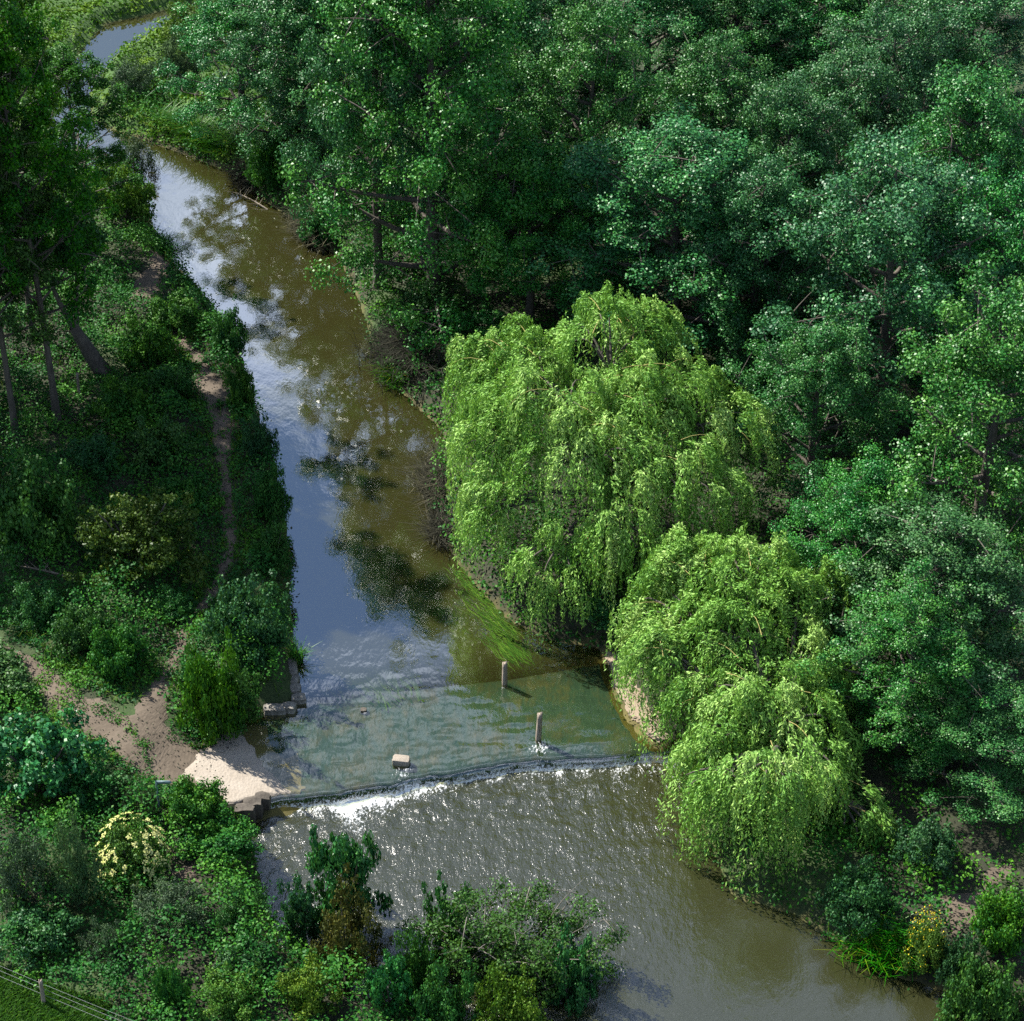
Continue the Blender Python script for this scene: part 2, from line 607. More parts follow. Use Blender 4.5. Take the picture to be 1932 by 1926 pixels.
sheet("sand_bank", lambda x, y: sdist(x, y, BEACH) + edge_noise(x, y, .2, 2.5), bx(BEACH), .1, .04, M['sand'], kind="structure",
      label="strip of pale sand at the foot of the nearer willow")


# ------------------------------------------------------------------ weir body
m, nt, p, out = material("weir_apron_stone")
n1 = noise(nt, .55, 5, .6)
n2 = noise(nt, 4, 8, .7, stretch=(1, .35, 1), rot=.25)
r1 = ramp(nt, [(.3, (.005, .040, .056)), (.46, (.014, .070, .078)), (.6, (.070, .085, .055)), (.75, (.25, .21, .11))])
f = mathn(nt, 'ADD', mathn(nt, 'MULTIPLY', n1.outputs[0], .5), mathn(nt, 'MULTIPLY', n2.outputs[0], .5))
nt.links.new(f, r1.inputs[0])
nt.links.new(r1.outputs[0], p.inputs['Base Color'])
p.inputs['Roughness'].default_value = .8
bump(nt, p, n2.outputs[0], .8, .08)
M['apron'] = m
xs = np.linspace(CREST[0, 0] - .6, CREST[-1, 0] + .8, 150)
yc, ys = crest_y(xs) + (fbm(xs * 1.3, xs * 0, 8, 3) - .5) * .25, np.maximum(sill_y(xs), crest_y(xs) + 1.2)
V, nr = [], 14
prof = [(1.0, -.9), (1.0, -.12)] + [(1 - i / (nr - 1), -.12 - .14 * (i / (nr - 1)) ** 2) for i in range(1, nr)] + [(-.004, -.32), (-.006, -1.7)]
for t, zz in prof:
    yy = yc + (ys - yc) * t
    V.append(np.stack([xs, yy, zz + (fbm(xs * 1.1, yy * 1.1, 5) - .5) * .06 * (0 < t < 1)], 1))
V = np.vstack(V)
weir = empty("weir", (float(xs.mean()), float(yc.mean()), LOWZ), label="low stone weir crossing the whole river under shallow water", cat="weir")
me = new_mesh("apron", V - np.array(weir.location), grid_faces(len(xs), len(prof)), M['apron'], True)
add("apron", me, weir)
# kerb stones of the crest's broken left end
m, nt, p, out = material("grey_stone")
n1 = noise(nt, 3, 8, .7)
r1 = ramp(nt, [(.3, (.06, .055, .045)), (.55, (.20, .185, .16)), (.75, (.52, .49, .44))])
nt.links.new(n1.outputs[0], r1.inputs[0])
nt.links.new(r1.outputs[0], p.inputs['Base Color'])
p.inputs['Roughness'].default_value = .85
bump(nt, p, n1.outputs[0], .9, .06)
M['stone'] = m


def rough_block(name, sx, sy, sz, mat, seed=0, wob=.12, sub=5):
    """a worn stone block: a rounded, uneven box"""
    g = np.linspace(-1, 1, sub)
    V, F, n = [], [], 0
    A, B = np.meshgrid(g, g)
    for ax_ in range(3):
        for s in (-1, 1):
            P = np.zeros((sub * sub, 3))
            P[:, ax_] = s
            P[:, (ax_ + 1) % 3] = A.ravel() * s
            P[:, (ax_ + 2) % 3] = B.ravel()
            V.append(P)
            F.append(grid_faces(sub, sub) + n)
            n += sub * sub
    V = np.vstack(V)
    r = np.linalg.norm(V, axis=1, keepdims=True)
    V = V * (1 - .22 * np.clip(r - 1.0, 0, 1))
    q = np.stack([fbm(V[:, 0] * 1.5 + 9 * k, V[:, 1] * 1.5 + V[:, 2] * 1.9, seed + k) - .5 for k in range(3)], 1)
    V = (V + q * wob * 2) * np.array([sx, sy, sz]) * .5
    return new_mesh(name, V, np.vstack(F), mat, True)


wall_px = [(549, 1252), (551, 1268), (553, 1284), (557, 1301), (563, 1318), (545, 1335), (526, 1338), (511, 1338)]
wpos = [G(u, v, .12) for u, v in wall_px]
sw = empty("stone_wall", (*wpos[5], -.3), label="low L-shaped row of weathered stone blocks at the left edge of the weir", cat="stone wall")
for i, (x, y) in enumerate(wpos):
    o = add("stone", rough_block("stone", .5 if i < 4 else .62, .62 if i < 4 else .48, .75 + .1 * (i == 4), M['stone'], i * 7, .16), sw)
    o.location = (x - sw.location.x, y - sw.location.y, .18 + .04 * (i % 2))
    o.rotation_euler = (0, 0, .15 * math.sin(i * 2.1))
for i, (u, v, s, lab) in enumerate(((462, 1535, .55, "dark broken stone below the left end of the weir crest, nearest the ivy bank"), (478, 1524, .5, "dark broken stone in the middle at the left end of the weir crest"),
                                    (496, 1513, .42, "small upright dark stone at the left tip of the weir crest"))):
    x, y = G(u, v, -.2)
    o = add("stone", rough_block("stone", s * 1.5, s, .9, M['bark'], 50 + i, .2), None, lab, "stone", "broken stones at the weir end", loc=(x, y, -.25))

# pale block on the weir
x, y = G(757, 1437, -.05)
o = add("stone_block", rough_block("stone_block", .72, .44, .36, M['slab'], 90, .10, 7), None, "pale oblong stone block lying on the weir apron", "stone block", loc=(x, y, -.02))
o.rotation_euler = (0, .03, -.12)
x, y = G(686, 1341, -.05)
add("stone", rough_block("stone", .26, .24, .24, M['bark'], 97, .2), None, "small mossy stone just breaking the shallow water of the weir", "stone", loc=(x, y, -.06))


# timber posts
def post(name, x, y, z0, h, wd, lean, mat, parent=None):
    n, k = 9, 10
    V = []
    th = np.linspace(0, 2 * math.pi, k, endpoint=False)
    for i in range(n):
        t = i / (n - 1)
        rr = wd * (1 + .10 * np.sin(th * 3 + 1) + .05 * np.sin(th * 7 + t * 5)) * (1 - .12 * t)
        zz = h * t + (.05 * np.sin(th * 2 + 1) if i == n - 1 else 0) * np.ones(k)
        V.append(np.stack([rr * np.cos(th) + lean * h * t, rr * np.sin(th), zz], 1))
    V = np.vstack(V)
    F = np.stack([(np.arange(n - 1)[:, None] * k + np.arange(k)), (np.arange(n - 1)[:, None] * k + (np.arange(k) + 1) % k),
                  ((np.arange(n - 1) + 1)[:, None] * k + (np.arange(k) + 1) % k), ((np.arange(n - 1) + 1)[:, None] * k + np.arange(k))], -1).reshape(-1, 4)
    me = new_mesh(name, V, [F, np.array([np.arange(k) + (n - 1) * k])], mat, False)
    return me


m, nt, p, out = material("weathered_timber")
n1 = noise(nt, 14, 6, .7, stretch=(1, 1, .12))
r1 = ramp(nt, [(.3, (.10, .075, .055)), (.6, (.30, .25, .20)), (.8, (.45, .40, .34))])
nt.links.new(n1.outputs[0], r1.inputs[0])
nt.links.new(r1.outputs[0], p.inputs['Base Color'])
p.inputs['Roughness'].default_value = .85
bump(nt, p, n1.outputs[0], .9, .03)
M['timber'] = m
for (u, v, h, l, ln) in ((951, 1291, 1.15, "weathered timber post standing at the upstream edge of the weir", .02),
                         (1014, 1393, 1.3, "weathered timber post standing near the weir crest with white water at its foot", .05)):
    x, y = G(u, v, -.05)
    add("timber_post", post("timber_post", 0, 0, 0, h + .5, .12, ln, M['timber']), None, l, "post", "timber posts in the weir", loc=(x, y, -.55))


# ------------------------------------------------------------------ water
def water_mat(name, silt_c, silt_f, tint, bumps, rough=.03, ior=1.45, foam=False):
    m, nt, p, out = material(name)
    nt.nodes.remove(p)
    tr = nt.nodes.new("ShaderNodeBsdfTransparent")
    tr.inputs[0].default_value = (*tint, 1)
    df = nt.nodes.new("ShaderNodeBsdfDiffuse")
    df.inputs[0].default_value = (*silt_c, 1)
    gl = nt.nodes.new("ShaderNodeBsdfGlossy")
    gl.inputs['Roughness'].default_value = rough
    h = None
    for sc, st, det, amp, rot in bumps:
        n = noise(nt, sc, det, .55, stretch=st, rot=rot)
        t = mathn(nt, 'MULTIPLY', n.outputs[0], amp)
        h = t if h is None else mathn(nt, 'ADD', h, t)
    chop = attr(nt, "chop")
    h = mathn(nt, 'MULTIPLY', h, chop.outputs['Fac'])
    b = nt.nodes.new("ShaderNodeBump")
    b.inputs['Strength'].default_value = 1
    b.inputs['Distance'].default_value = 1
    nt.links.new(h, b.inputs['Height'])
    fr = nt.nodes.new("ShaderNodeFresnel")
    fr.inputs['IOR'].default_value = ior
    for q in (gl, fr, ):
        nt.links.new(b.outputs[0], q.inputs['Normal'])
    body = nt.nodes.new("ShaderNodeMixShader")
    dpa = attr(nt, 'deep')
    nt.links.new(mathn(nt, 'MULTIPLY', dpa.outputs['Fac'], silt_f), body.inputs[0])
    nt.links.new(tr.outputs[0], body.inputs[1])
    nt.links.new(df.outputs[0], body.inputs[2])
    top = nt.nodes.new("ShaderNodeMixShader")
    gla = attr(nt, 'sheen')
    nt.links.new(mathn(nt, 'MULTIPLY', fr.outputs[0], gla.outputs['Fac']), top.inputs[0])
    nt.links.new(body.outputs[0], top.inputs[1])
    nt.links.new(gl.outputs[0], top.inputs[2])
    last = top
    if foam:
        fa = attr(nt, "foam")
        n = noise(nt, 11, 8, .74, stretch=(1, .55, 1), rot=-.5)
        t = mathn(nt, 'ADD', n.outputs[0], mathn(nt, 'SUBTRACT', fa.outputs['Fac'], 1.0))
        t = mathn(nt, 'MULTIPLY', t, 5.5, True)
        fd = nt.nodes.new("ShaderNodeBsdfDiffuse")
        fd.inputs[0].default_value = (.82, .85, .88, 1)
        fm = nt.nodes.new("ShaderNodeMixShader")
        nt.links.new(t, fm.inputs[0])
        nt.links.new(top.outputs[0], fm.inputs[1])
        nt.links.new(fd.outputs[0], fm.inputs[2])
        last = fm
    nt.links.new(last.outputs[0], out.inputs[0])
    return m


M['water_up'] = water_mat("calm_river_water", (.072, .070, .021), .42, (.76, .76, .52),
                          [(1.1, (1, .6, 1), 3, .030, .3), (7, (1, .5, 1), 3, .006, .2)], .02, 5.0, True)
M['water_lo'] = water_mat("broken_river_water", (.037, .040, .015), .62, (.62, .62, .42),
                          [(1.6, (1, .55, 1), 3, .09, -.5), (7.5, (1, .55, 1), 3, .050, -.4), (24, (1, .6, 1), 2, .0125, -.3)], .13, 2.2, True)

# upper sheet: calm pool, quickening over the apron, then the lip and the fall
xs = np.linspace(-46, 16, 330)
tt = np.concatenate([[-.16, -.12, -.07, -.02], np.arange(0, 8, .11), np.geomspace(8.1, 120, 60)])
yc = crest_y(xs) + (fbm(xs * 1.3, xs * 0, 8, 3) - .5) * .25
Vw, ch, fo, dp = [], [], [], []
for t in tt:
    yy = yc + t
    al = (yy - yc) / np.maximum(sill_y(xs) - yc, 1.2)
    q = np.clip(al, 0, 1)
    zz = -.10 * (1 - sstep(0, 1, q)) - .05 * (1 - sstep(0, .12, q))
    rip = (1 - sstep(.72, 1.5, al))
    zz = zz + rip * .028 * (fbm(xs * 1.4, yy * 2.6, 40, 3) - .5) * 2 * sstep(0, .2, q)
    if t < 0:
        s = -t / .16
        zz = -.15 + (LOWZ - .05 + .15) * s ** 1.5 + 0 * xs
        yy = yc - .26 * s ** .7
    Vw.append(np.stack([xs, yy, zz], 1))
    ch.append(.26 + .85 * rip)
    dp.append(1 - .9 * rip)
    near = np.full_like(xs, .30)
    for (u, v, rr, k) in ((760, 1456, .6, .20), (1018, 1412, .55, .26), (953, 1300, .25, .16), (690, 1350, .25, .14), (1225, 1385, .45, .22)):
        cx, cy = G(u, v, -.1)
        near = near + k * np.exp(-(((xs - cx) / rr) ** 2 + ((yy - cy) / (rr * .8)) ** 2))
    if t < 0:
        near = near + .34 * s
    fo.append(np.where(al < 1.3, near, 0))
Vw = np.vstack(Vw)
me = new_mesh("river_water", Vw, grid_faces(len(xs), len(tt)), M['water_up'], True, vert_attr={"chop": np.concatenate(ch), "foam": np.concatenate(fo), "deep": np.concatenate(dp), "sheen": np.concatenate(dp) * .72 + .28})
add("river_water", me, kind="structure", label="calm upstream river water sliding over the weir")

xs = np.linspace(-13, 26, 400)
tt = np.concatenate([np.arange(.12, 14, .12), np.arange(14.1, 30, .4)])
yc = crest_y(xs)
Vw, ch, fo, dp = [], [], [], []
cl = G(650, 1500, LOWZ)[0]
for t in tt:
    yy = yc - t
    amp = .025 + .06 * np.exp(-t / 2.5)
    right = sstep(2.0, 9.0, xs - (10 - t) * .55)
    amp = amp * (1 - .75 * right)
    zz = LOWZ + amp * ((fbm(xs * 1.5 + t * .2, yy * 1.9, 60, 4) - .5) * 2 + .7 * (fbm(xs * 4.2, yy * 4.2, 70, 2) - .5) * 2)
    Vw.append(np.stack([xs, yy, zz], 1))
    ch.append(1.0 - .8 * right)
    lines = np.exp(-(((xs - cl - .2) - t * .16) / (.35 + .05 * t)) ** 2) * np.exp(-t / 3.2) * .20
    g = .288 + .30 * np.exp(-t / .4) + .10 * np.exp(-t / 3.5) + lines
    g = g + .24 * np.exp(-((xs - cl - .8) / 2.4) ** 2) * np.exp(-t / .8)
    g = g + .30 * (fbm(xs * 2.6 + t * .5, yy * 1.1, 81, 3) - .5) * np.exp(-t / 3.0)
    g = g - .10 * sstep(-6.3, -8.5, xs) - .16 * right
    g = g + .05 * (fbm(xs * .5, yy * .5, 77) - .5)
    fo.append(g)
Vw = np.vstack(Vw)
F = grid_faces(len(xs), len(tt))[:, ::-1]
me = new_mesh("broken_water", Vw, F, M['water_lo'], True, vert_attr={"chop": np.concatenate(ch), "foam": np.concatenate(fo), "deep": np.ones(len(Vw)), "sheen": np.ones(len(Vw))})
add("broken_water", me, kind="structure", label="choppy sparkling river water with foam below the weir")


# ------------------------------------------------------------------ leaf clouds
def clumps(C, R, n, size, asp=.72, flat=.8, up=.5, rg=rng, tone_jit=.2, out_from=None):
    """n leaves round each clump centre C (k,3) of radius R (k,)"""
    k = len(C)
    n = np.broadcast_to(np.asarray(n), (k,)).astype(int)
    idx = np.repeat(np.arange(k), n)
    d = unit(rg.normal(size=(len(idx), 3)))
    rad = R[idx] * (rg.random(len(idx)) ** .55)
    P = C[idx] + d * rad[:, None] * np.array([1, 1, flat])
    N = unit(d * .8 + rg.normal(size=d.shape) * .58 + np.array([0, 0, up * .7]))
    L = size * (.7 + .6 * rg.random(len(idx)))
    tone = np.clip(rg.random(k)[idx] * .55 + .22 + rg.normal(size=len(idx)) * tone_jit, 0, 1)
    V, F = leaf_geo(P, N, L, L * asp, rg=rg)
    return V, F, tone


def poplar(seed, H=16., R=5., cb=.18, nl=26, size=.21, per=300, mat='poplar', bark='bark', ascend=.75, fork=False, top=1.0, q3=2, tw=1.0, cr=1.0):
    """trunk with ascending limbs and a lumpy crown: returns (trunk mesh, crown mesh)"""
    rg = np.random.default_rng(seed)
    tb = Tubes(7)
    C, RR = [], []
    tr = np.array([[0, 0, -.3], [rg.normal() * .1, rg.normal() * .1, H * .3], [rg.normal() * .3, rg.normal() * .3, H * .65], [rg.normal() * .3, rg.normal() * .3, H * .93]])
    trunk = np.vstack([bez(tr[0], tr[1], (tr[1] + tr[2]) / 2, 6)[:-1], bez((tr[1] + tr[2]) / 2, tr[2], tr[3], 7)])
    tb.add(trunk, np.interp(np.linspace(0, 1, len(trunk)), [0, .04, .3, 1], [.52, .36, .27, .05]) * H / 17 * tw)
    for i in range(nl):
        t = cb + (0.92 - cb) * (i + rg.random() * .8) / nl
        z0 = H * t * .93
        p0 = np.array([np.interp(z0, trunk[:, 2], trunk[:, 0]), np.interp(z0, trunk[:, 2], trunk[:, 1]), z0])
        az = i * 2.4 + rg.normal() * .35
        prof = math.sin(math.pi * min(1, .26 + .74 * (t - cb) / (1 - cb)) ** .72) ** .75
        ln = R * max(prof, .25) * (.75 + .45 * rg.random()) * top
        el = ascend * (.5 + .7 * t) + rg.normal() * .12
        dh = np.array([math.cos(az), math.sin(az), 0])
        p2 = p0 + dh * ln + np.array([0, 0, ln * math.tan(min(el, 1.1)) * .75])
        p2[2] = min(p2[2], H * .985)
        p1 = p0 + dh * ln * .55 + np.array([0, 0, (p2[2] - p0[2]) * .3])
        lb = bez(p0, p1, p2, 7)
        tb.add(lb, np.linspace(.13, .02, 7) * H / 17 * (1.25 - t * .6) * tw)
        for s in (.5, .72, .9, 1.0):
            base = bez(p0, p1, p2, 21)[int(s * 20)]
            for q in range(q3 if s < 1 else 1):
                off = rg.normal(size=3) * np.array([1, 1, .8]) * R * (.17 if s < 1 else .04)
                c = base + off
                if s < .95:
                    tb.add(bez(base, (base + c) / 2 + np.array([0, 0, .15]), c, 4), np.linspace(.035, .008, 4))
                C.append(c)
                RR.append(R * (.09 + .095 * rg.random()) * cr)
    C.append(np.array([trunk[-1][0], trunk[-1][1], H * .95]))
    RR.append(R * .2)
    C, RR = np.array(C), np.array(RR)
    C[:, 2] = np.maximum(C[:, 2], RR * .5 + .3)
    n = np.maximum(30, per * (RR / (R * .138 * cr)) ** 2).astype(int)
    V, F, tone = clumps(C, RR, n, size, rg=rg)
    return tb.mesh("trunk", M[bark]), new_mesh("crown", V, F, M[mat], face_attr={"tone": tone})


def shrub(seed, R=2., H=2.5, nc=60, per=170, size=.12, mat='bush', stems=7, bark='bark', spray=0., asp=.7, rmin=.2, rmax=.34):
    rg = np.random.default_rng(seed)
    tb = Tubes(5)
    C, RR = [], []
    ns = 5
    sub = [(0, 0, 1.0, .62)] + [(.50 * math.cos(q * 1.45 + seed), .50 * math.sin(q * 1.45 + seed), .62 + .36 * rg.random(), .46 + .12 * rg.random()) for q in range(ns - 1)]
    for i in range(nc):
        sx, sy, sh, sr = sub[i % ns]
        th, ph = i * 2.39996 + rg.random() * .5, math.acos(1 - 1.2 * rg.random())
        d = np.array([math.sin(ph) * math.cos(th), math.sin(ph) * math.sin(th), max(math.cos(ph), -.05)])
        k = .55 + .5 * rg.random()
        c = np.array([(sx + d[0] * sr * k) * R, (sy + d[1] * sr * k) * R, .15 * H + max(d[2], .0) * H * .72 * k * sh + .12 * H * rg.random()])
        C.append(c)
        RR.append(R * (rmin + (rmax - rmin) * rg.random()) * .82)
        if rg.random() < (.6 if spray else .25):
            C.append(c + d * R * .2 + np.array([0, 0, .06 * H]))
            RR.append(R * .11)
    for i in range(stems):
        az = i * 2.4
        e = C[int(rg.integers(len(C)))]
        tb.add(bez([.12 * math.cos(az), .12 * math.sin(az), -.2], [e[0] * .4, e[1] * .4, e[2] * .6], e, 6), np.linspace(.07, .012, 6) * (H / 3 + .3))
    C, RR = np.array(C), np.array(RR)
    n = np.maximum(30, per * (RR / (R * .27)) ** 2).astype(int)
    V, F, tone = clumps(C, RR, n, size, asp=asp, flat=.72 if not spray else .5, rg=rg)
    V[:, 2] = np.maximum(V[:, 2], -.1)
    fm = new_mesh("foliage", V, F, M[mat], face_attr={"tone": tone})
    EXT[fm.name] = (float(np.percentile(np.hypot(V[:, 0], V[:, 1]), 96)), float(np.percentile(V[:, 2], 99)))
    return tb.mesh("stems", M[bark]), fm


EXT = {}


def place(name, meshes, x, y, z, scale, rz, label, cat, group=None, parts=("trunk", "crown")):
    root = empty(name, (x, y, z), rz, label=label, cat=cat, group=group)
    root.scale = scale if hasattr(scale, '__len__') else (scale,) * 3
    for pn, me in zip(parts, meshes):
        add(pn, me, root)
    return root


# ------------------------------------------------------------------ poplar wood on the right bank
PV = [poplar(100 + i, 16, 5, cb=.10 + .05 * (i % 3), size=.132, per=215, nl=29, q3=3) for i in range(4)] + [poplar(104, 16, 5, cb=.02, nl=36, size=.128, per=215, q3=3)]
# apex u, v; northing of the foot; crown radius; variant; label
WOOD = [
    (1905, 585, 75.5, 5.0, 0, "big glossy-leaved poplar at the right edge with a bare pale trunk below its crown"),
    (1790, 1000, 69.0, 4.6, 1, "low broad poplar at the right edge behind the nearer willow"),
    (1555, 640, 80.5, 3.6, 2, "small rounded poplar standing between the two willows"),
    (1720, 305, 87.0, 5.8, 3, "broad bright-topped poplar in the right part of the wood"),
    (1285, 262, 94.5, 6.2, 4, "spreading poplar with a dark forked trunk directly behind the larger willow"),
    (690, -130, 102.5, 3.9, 2, "slim poplar on the river side of the huge dark one"),
    (805, -115, 100.6, 6.0, 4, "huge dark poplar leaning out over the river, nearest the water in the wood"),
    (1120, 45, 103.0, 4.4, 0, "tall narrow poplar right of the huge dark riverside one"),
    (1345, 100, 104.0, 4.3, 1, "poplar with a pointed sunlit crown behind the forked tree"),
    (1495, 180, 98.0, 4.0, 2, "slim poplar in the dark gap right of the forked tree"),
    (1590, 110, 104.0, 4.4, 3, "poplar with light crown behind the broad bright-topped one"),
    (1850, 150, 97.0, 5.0, 4, "large poplar at the right edge behind the broad bright-topped one"),
    (1910, 360, 88.0, 4.2, 5, "poplar half cut off by the right edge with dead twigs in its gap"),
    (1000, 300, 98.5, 3.6, 2, "lower poplar with tiered boughs between the huge dark one and the forked one"),
    (560, -40, 116.0, 4.6, 1, "poplar in the back row above the river bend, left of the huge dark one"),
    (445, 0, 120.0, 4.0, 2, "leafy poplar near the top beside the grassy bend"),
    (680, -90, 117.0, 5.0, 3, "tall poplar behind the huge dark riverside one at the top edge"),
    (930, -70, 113.0, 5.0, 4, "poplar in the back row at the top, right of the huge dark crown"),
    (1040, -60, 118.0, 4.6, 5, "poplar filling the top edge above the tall narrow one"),
    (1230, -60, 116.0, 5.0, 0, "poplar at the top edge above the pointed sunlit crown"),
    (1400, -40, 117.0, 4.8, 1, "pale-leaved poplar at the top edge, fourth from the right corner"),
    (1540, -45, 118.0, 5.0, 2, "poplar at the top edge, third from the right corner"),
    (1690, -20, 116.0, 5.0, 3, "poplar at the top edge, second from the right corner"),
    (1850, -40, 117.0, 5.4, 4, "poplar filling the top right corner of the wood"),
    (1700, 60, 108.0, 4.5, 5, "mid-wood poplar below the top edge, left of the large right-edge one"),
    (1440, 330, 92.0, 3.8, 1, "shaded poplar just right of the forked trunk"),
    (1640, 900, 73.0, 3.2, 2, "small leafy poplar touching the top of the nearer willow"),
    (1730, 1140, 65.5, 3.3, 0, "leafy poplar just right of the nearer willow, over the dark lower bank"),
    (1890, 1330, 63.0, 3.4, 5, "small poplar low at the right edge above the dark bank"),
]
for i, (u, v, Yf, R, var, lab) in enumerate(WOOD):
    x, H = T(u, v, Yf)
    s = R / 5.0 * .98
    place("poplar_tree", PV[var % 5], x, Yf, gz1(x, Yf) - .1, (s, s, H / 15.6), i * 1.37, lab, "tree", "poplars of the right bank wood")

# ------------------------------------------------------------------ tall trees on the left bank
LV = [poplar(200 + i * 3, 22, 3.6, cb=.26, nl=40, size=.15, per=140, mat='ltree', bark='bark', ascend=.9, q3=2, tw=.42, cr=1.05) for i in range(3)]
for i, (u, v, H, R, var, lab) in enumerate((
        (33, 838, 23.5, 2.9, 0, "tall straight-trunked tree nearest the left edge"),
        (110, 806, 24.0, 3.1, 1, "tall tree with a long clear trunk, second from the left edge"),
        (64, 640, 22.0, 2.9, 2, "tall tree standing behind between the two front trunks"),
        (-10, 770, 22.0, 2.6, 1, "tall tree cut by the left edge behind the front trunks"),
        (-75, 850, 22.0, 3.6, 2, "tall tree mostly outside the left edge, its boughs reaching in at the side"),
        (-60, 700, 21.0, 3.6, 0, "tall tree half hidden at the upper left edge"),
        (-260, 800, 21.0, 4.6, 1, "tall tree just outside the left edge, shading the bank"),
        (-420, 860, 20.0, 4.8, 2, "tall tree well outside the left edge, shading the lone hawthorn"),
        (165, 478, 12.5, 2.8, 0, "shorter tree at the right of the left bank clump, near the water"))):
    x, y = G(u, v, .6)
    place("tall_tree", LV[var], x, y, gz1(x, y) - .1, (R / 3.6, R / 3.6, H / 22), i * 2.1 + .4, lab, "tree", "tall trees of the left bank")

# leaning tree with a thick split stem
rgx = np.random.default_rng(5)
x, y = G(193, 712, .6)
lean = empty("leaning_tree", (x, y, gz1(x, y) - .2), label="old tree with a thick leaning split trunk by the left bank footpath", cat="tree")
tb = Tubes(8)
tb.add(bez([0.2, 0, 0], [-.5, .3, 1.2], [-1.2, .5, 2.6], 7), np.linspace(.48, .26, 7))
tb.add(bez([-1.1, .5, 2.4], [-.9, .6, 4.5], [-.5, .9, 7.5], 7), np.linspace(.16, .04, 7))
tb.add(bez([-1.1, .5, 2.4], [-2.2, .7, 4.2], [-2.6, .9, 8.5], 7), np.linspace(.18, .04, 7))
add("trunk", tb.mesh("trunk", M['bark']), lean)
C = np.array([[-.5, .9, 7.5], [-.9, .6, 6.4], [-2.6, .9, 8.4], [-2.4, .6, 7.2], [-1.6, 1.2, 8.2], [-3.0, .2, 6.8], [.1, 1.3, 7.0], [-1.6, .4, 9.2], [-.2, .4, 8.3]])
C = np.vstack([C, C + rgx.normal(size=C.shape) * .7])
V, F, tone = clumps(C, np.full(len(C), .75), 380, .2, rg=rgx)
add("crown", new_mesh("crown", V, F, M['ltree'], face_attr={"tone": tone}), lean)


